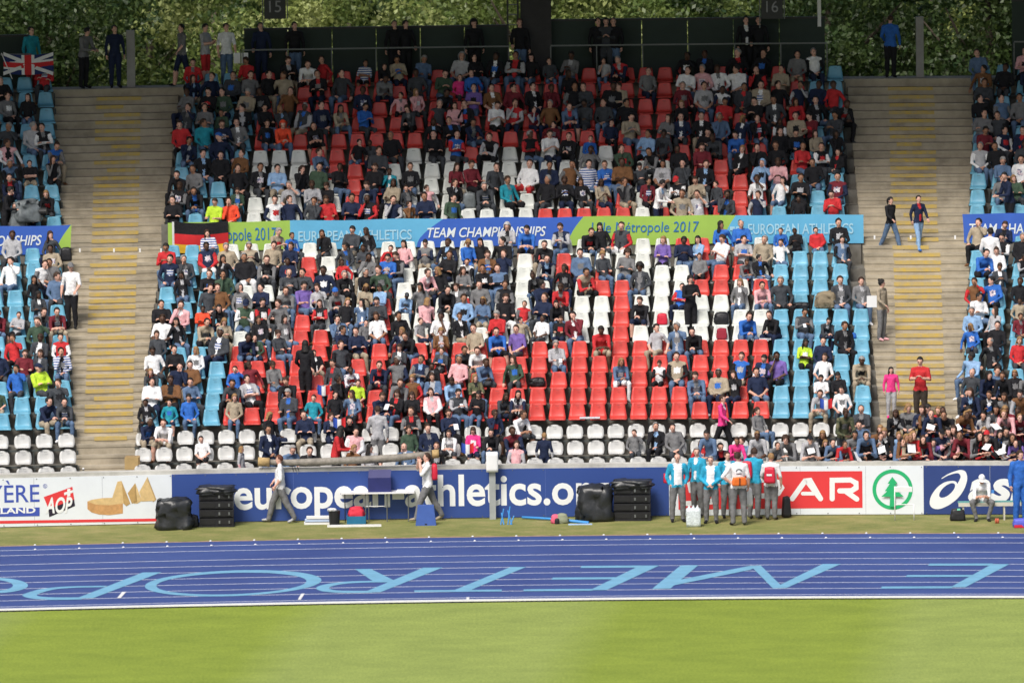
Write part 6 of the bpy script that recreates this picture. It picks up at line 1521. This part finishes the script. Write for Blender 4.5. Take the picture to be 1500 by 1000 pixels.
def crown_mesh(name, seed, n=24000, R0=3.3, H0=5.4, z0=9.0):
    rg = np.random.RandomState(seed)
    ncl = 48; cl = []
    while len(cl) < ncl:
        p = rg.uniform(-1, 1, 3)
        if np.linalg.norm(p) < 1: cl.append((p[0]*R0, p[1]*R0, p[2]*H0+z0, rg.uniform(.7, 1.6), rg.choice([0, 0, 2, 2, 1])))
    cl = np.array(cl); idx = rg.randint(0, ncl, n); c = cl[idx]
    d = rg.normal(size=(n, 3)); d /= np.linalg.norm(d, axis=1)[:, None]; rr = c[:, 3]*rg.uniform(.35, 1, n)**.5
    pos = c[:, :3]+d*rr[:, None]*np.array([1.1, 1.1, .75])
    a = rg.normal(size=(n, 3)); a += d*.6; a /= np.linalg.norm(a, axis=1)[:, None]
    b = np.cross(a, rg.normal(size=(n, 3))); b /= np.linalg.norm(b, axis=1)[:, None]; e = np.cross(a, b)
    s = rg.uniform(.05, .12, n)[:, None]
    vs = np.stack([pos-b*s, pos+e*s*.55, pos+b*s, pos-e*s*.55], 1).reshape(-1, 3)
    me = bpy.data.meshes.new(name); me.vertices.add(len(vs)); me.vertices.foreach_set('co', vs.ravel().astype('f'))
    me.loops.add(n*4); me.loops.foreach_set('vertex_index', np.arange(n*4, dtype='i')); me.polygons.add(n); me.polygons.foreach_set('loop_start', np.arange(n, dtype='i')*4)
    for q in LM[:3]: me.materials.append(q)
    me.polygons.foreach_set('material_index', c[:, 4].astype('i')); me.update(calc_edges=True); return me
crowns = [crown_mesh('crown_leaves', s_) for s_ in (1, 2, 3)]
DC = {}
def dark_crown(i):      # darker leaf materials for the crowns at both ends
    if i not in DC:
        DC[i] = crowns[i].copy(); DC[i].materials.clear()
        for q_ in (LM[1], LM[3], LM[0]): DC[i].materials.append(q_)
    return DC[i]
bark = surf('bark', (.07,.055,.04), rough=.9, scale=5, bump=.6)
def trunk_mesh(seed):
    rg = random.Random(seed); mb = MB(); mb.tube([(0,0,-.3), (.1,0,3), (-.05,.1,6.5), (.1,0,11)], [.34,.27,.2,.06], 9)
    for i in range(7):
        a = rg.uniform(0, 6.28); z = rg.uniform(3.5, 9); l = rg.uniform(1.6, 2.8)
        mb.tube([(0, 0, z), (cos(a)*l*.5, sin(a)*l*.5, z+l*.35), (cos(a)*l, sin(a)*l, z+l*.9)], [.11,.07,.02], 6)
    o = mb.build('trunk', bark, smooth=True); me = o.data; bpy.data.objects.remove(o); return me
trunks = [trunk_mesh(s_) for s_ in (1, 2)]
rg = random.Random(11); q = 0
for row, (y, n, sp) in enumerate(((33.5, 8, 4.6), (40, 8, 4.9))):
    for i in range(n):
        x = -17+sp*i+(0 if row == 0 else 1.8)+rg.uniform(-.5, .5); q += 1; side = 'nearer' if row == 0 else 'farther'
        t = thing('tree', 'leafy green tree behind the stand, %s of the %s line from the left' % (ordn(i+1), side), 'tree', Wp(x, y+rg.uniform(-.8, .8), 0), rg.uniform(0, 6.28), 'trees behind the stand')
        t.scale = (1, 1, rg.uniform(.95, 1.1))
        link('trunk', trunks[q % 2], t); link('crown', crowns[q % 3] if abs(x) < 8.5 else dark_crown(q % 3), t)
# a far wood closing the view
wood = [(crowns[i % 3], Matrix.Translation(Wp(-22+5.2*i, 50+(i % 2)*2.5, -1)) @ Matrix.Rotation(i*1.3, 4, 'Z') @ Matrix.Diagonal((1.5, 1.2, 1.25, 1)), LM[:3]) for i in range(9)]
o = jmesh('far_wood', wood); o['kind'] = 'stuff'; o['label'] = 'dense green wood behind the trees'

if CROWD:
    o = jmesh('seated_crowd', CROWD); o['kind'] = 'stuff'; o['label'] = 'rest of the seated crowd in the upper rows'
print('people', NIND[0], 'crowd', len(CROWD), 'objects', len(bpy.data.objects))
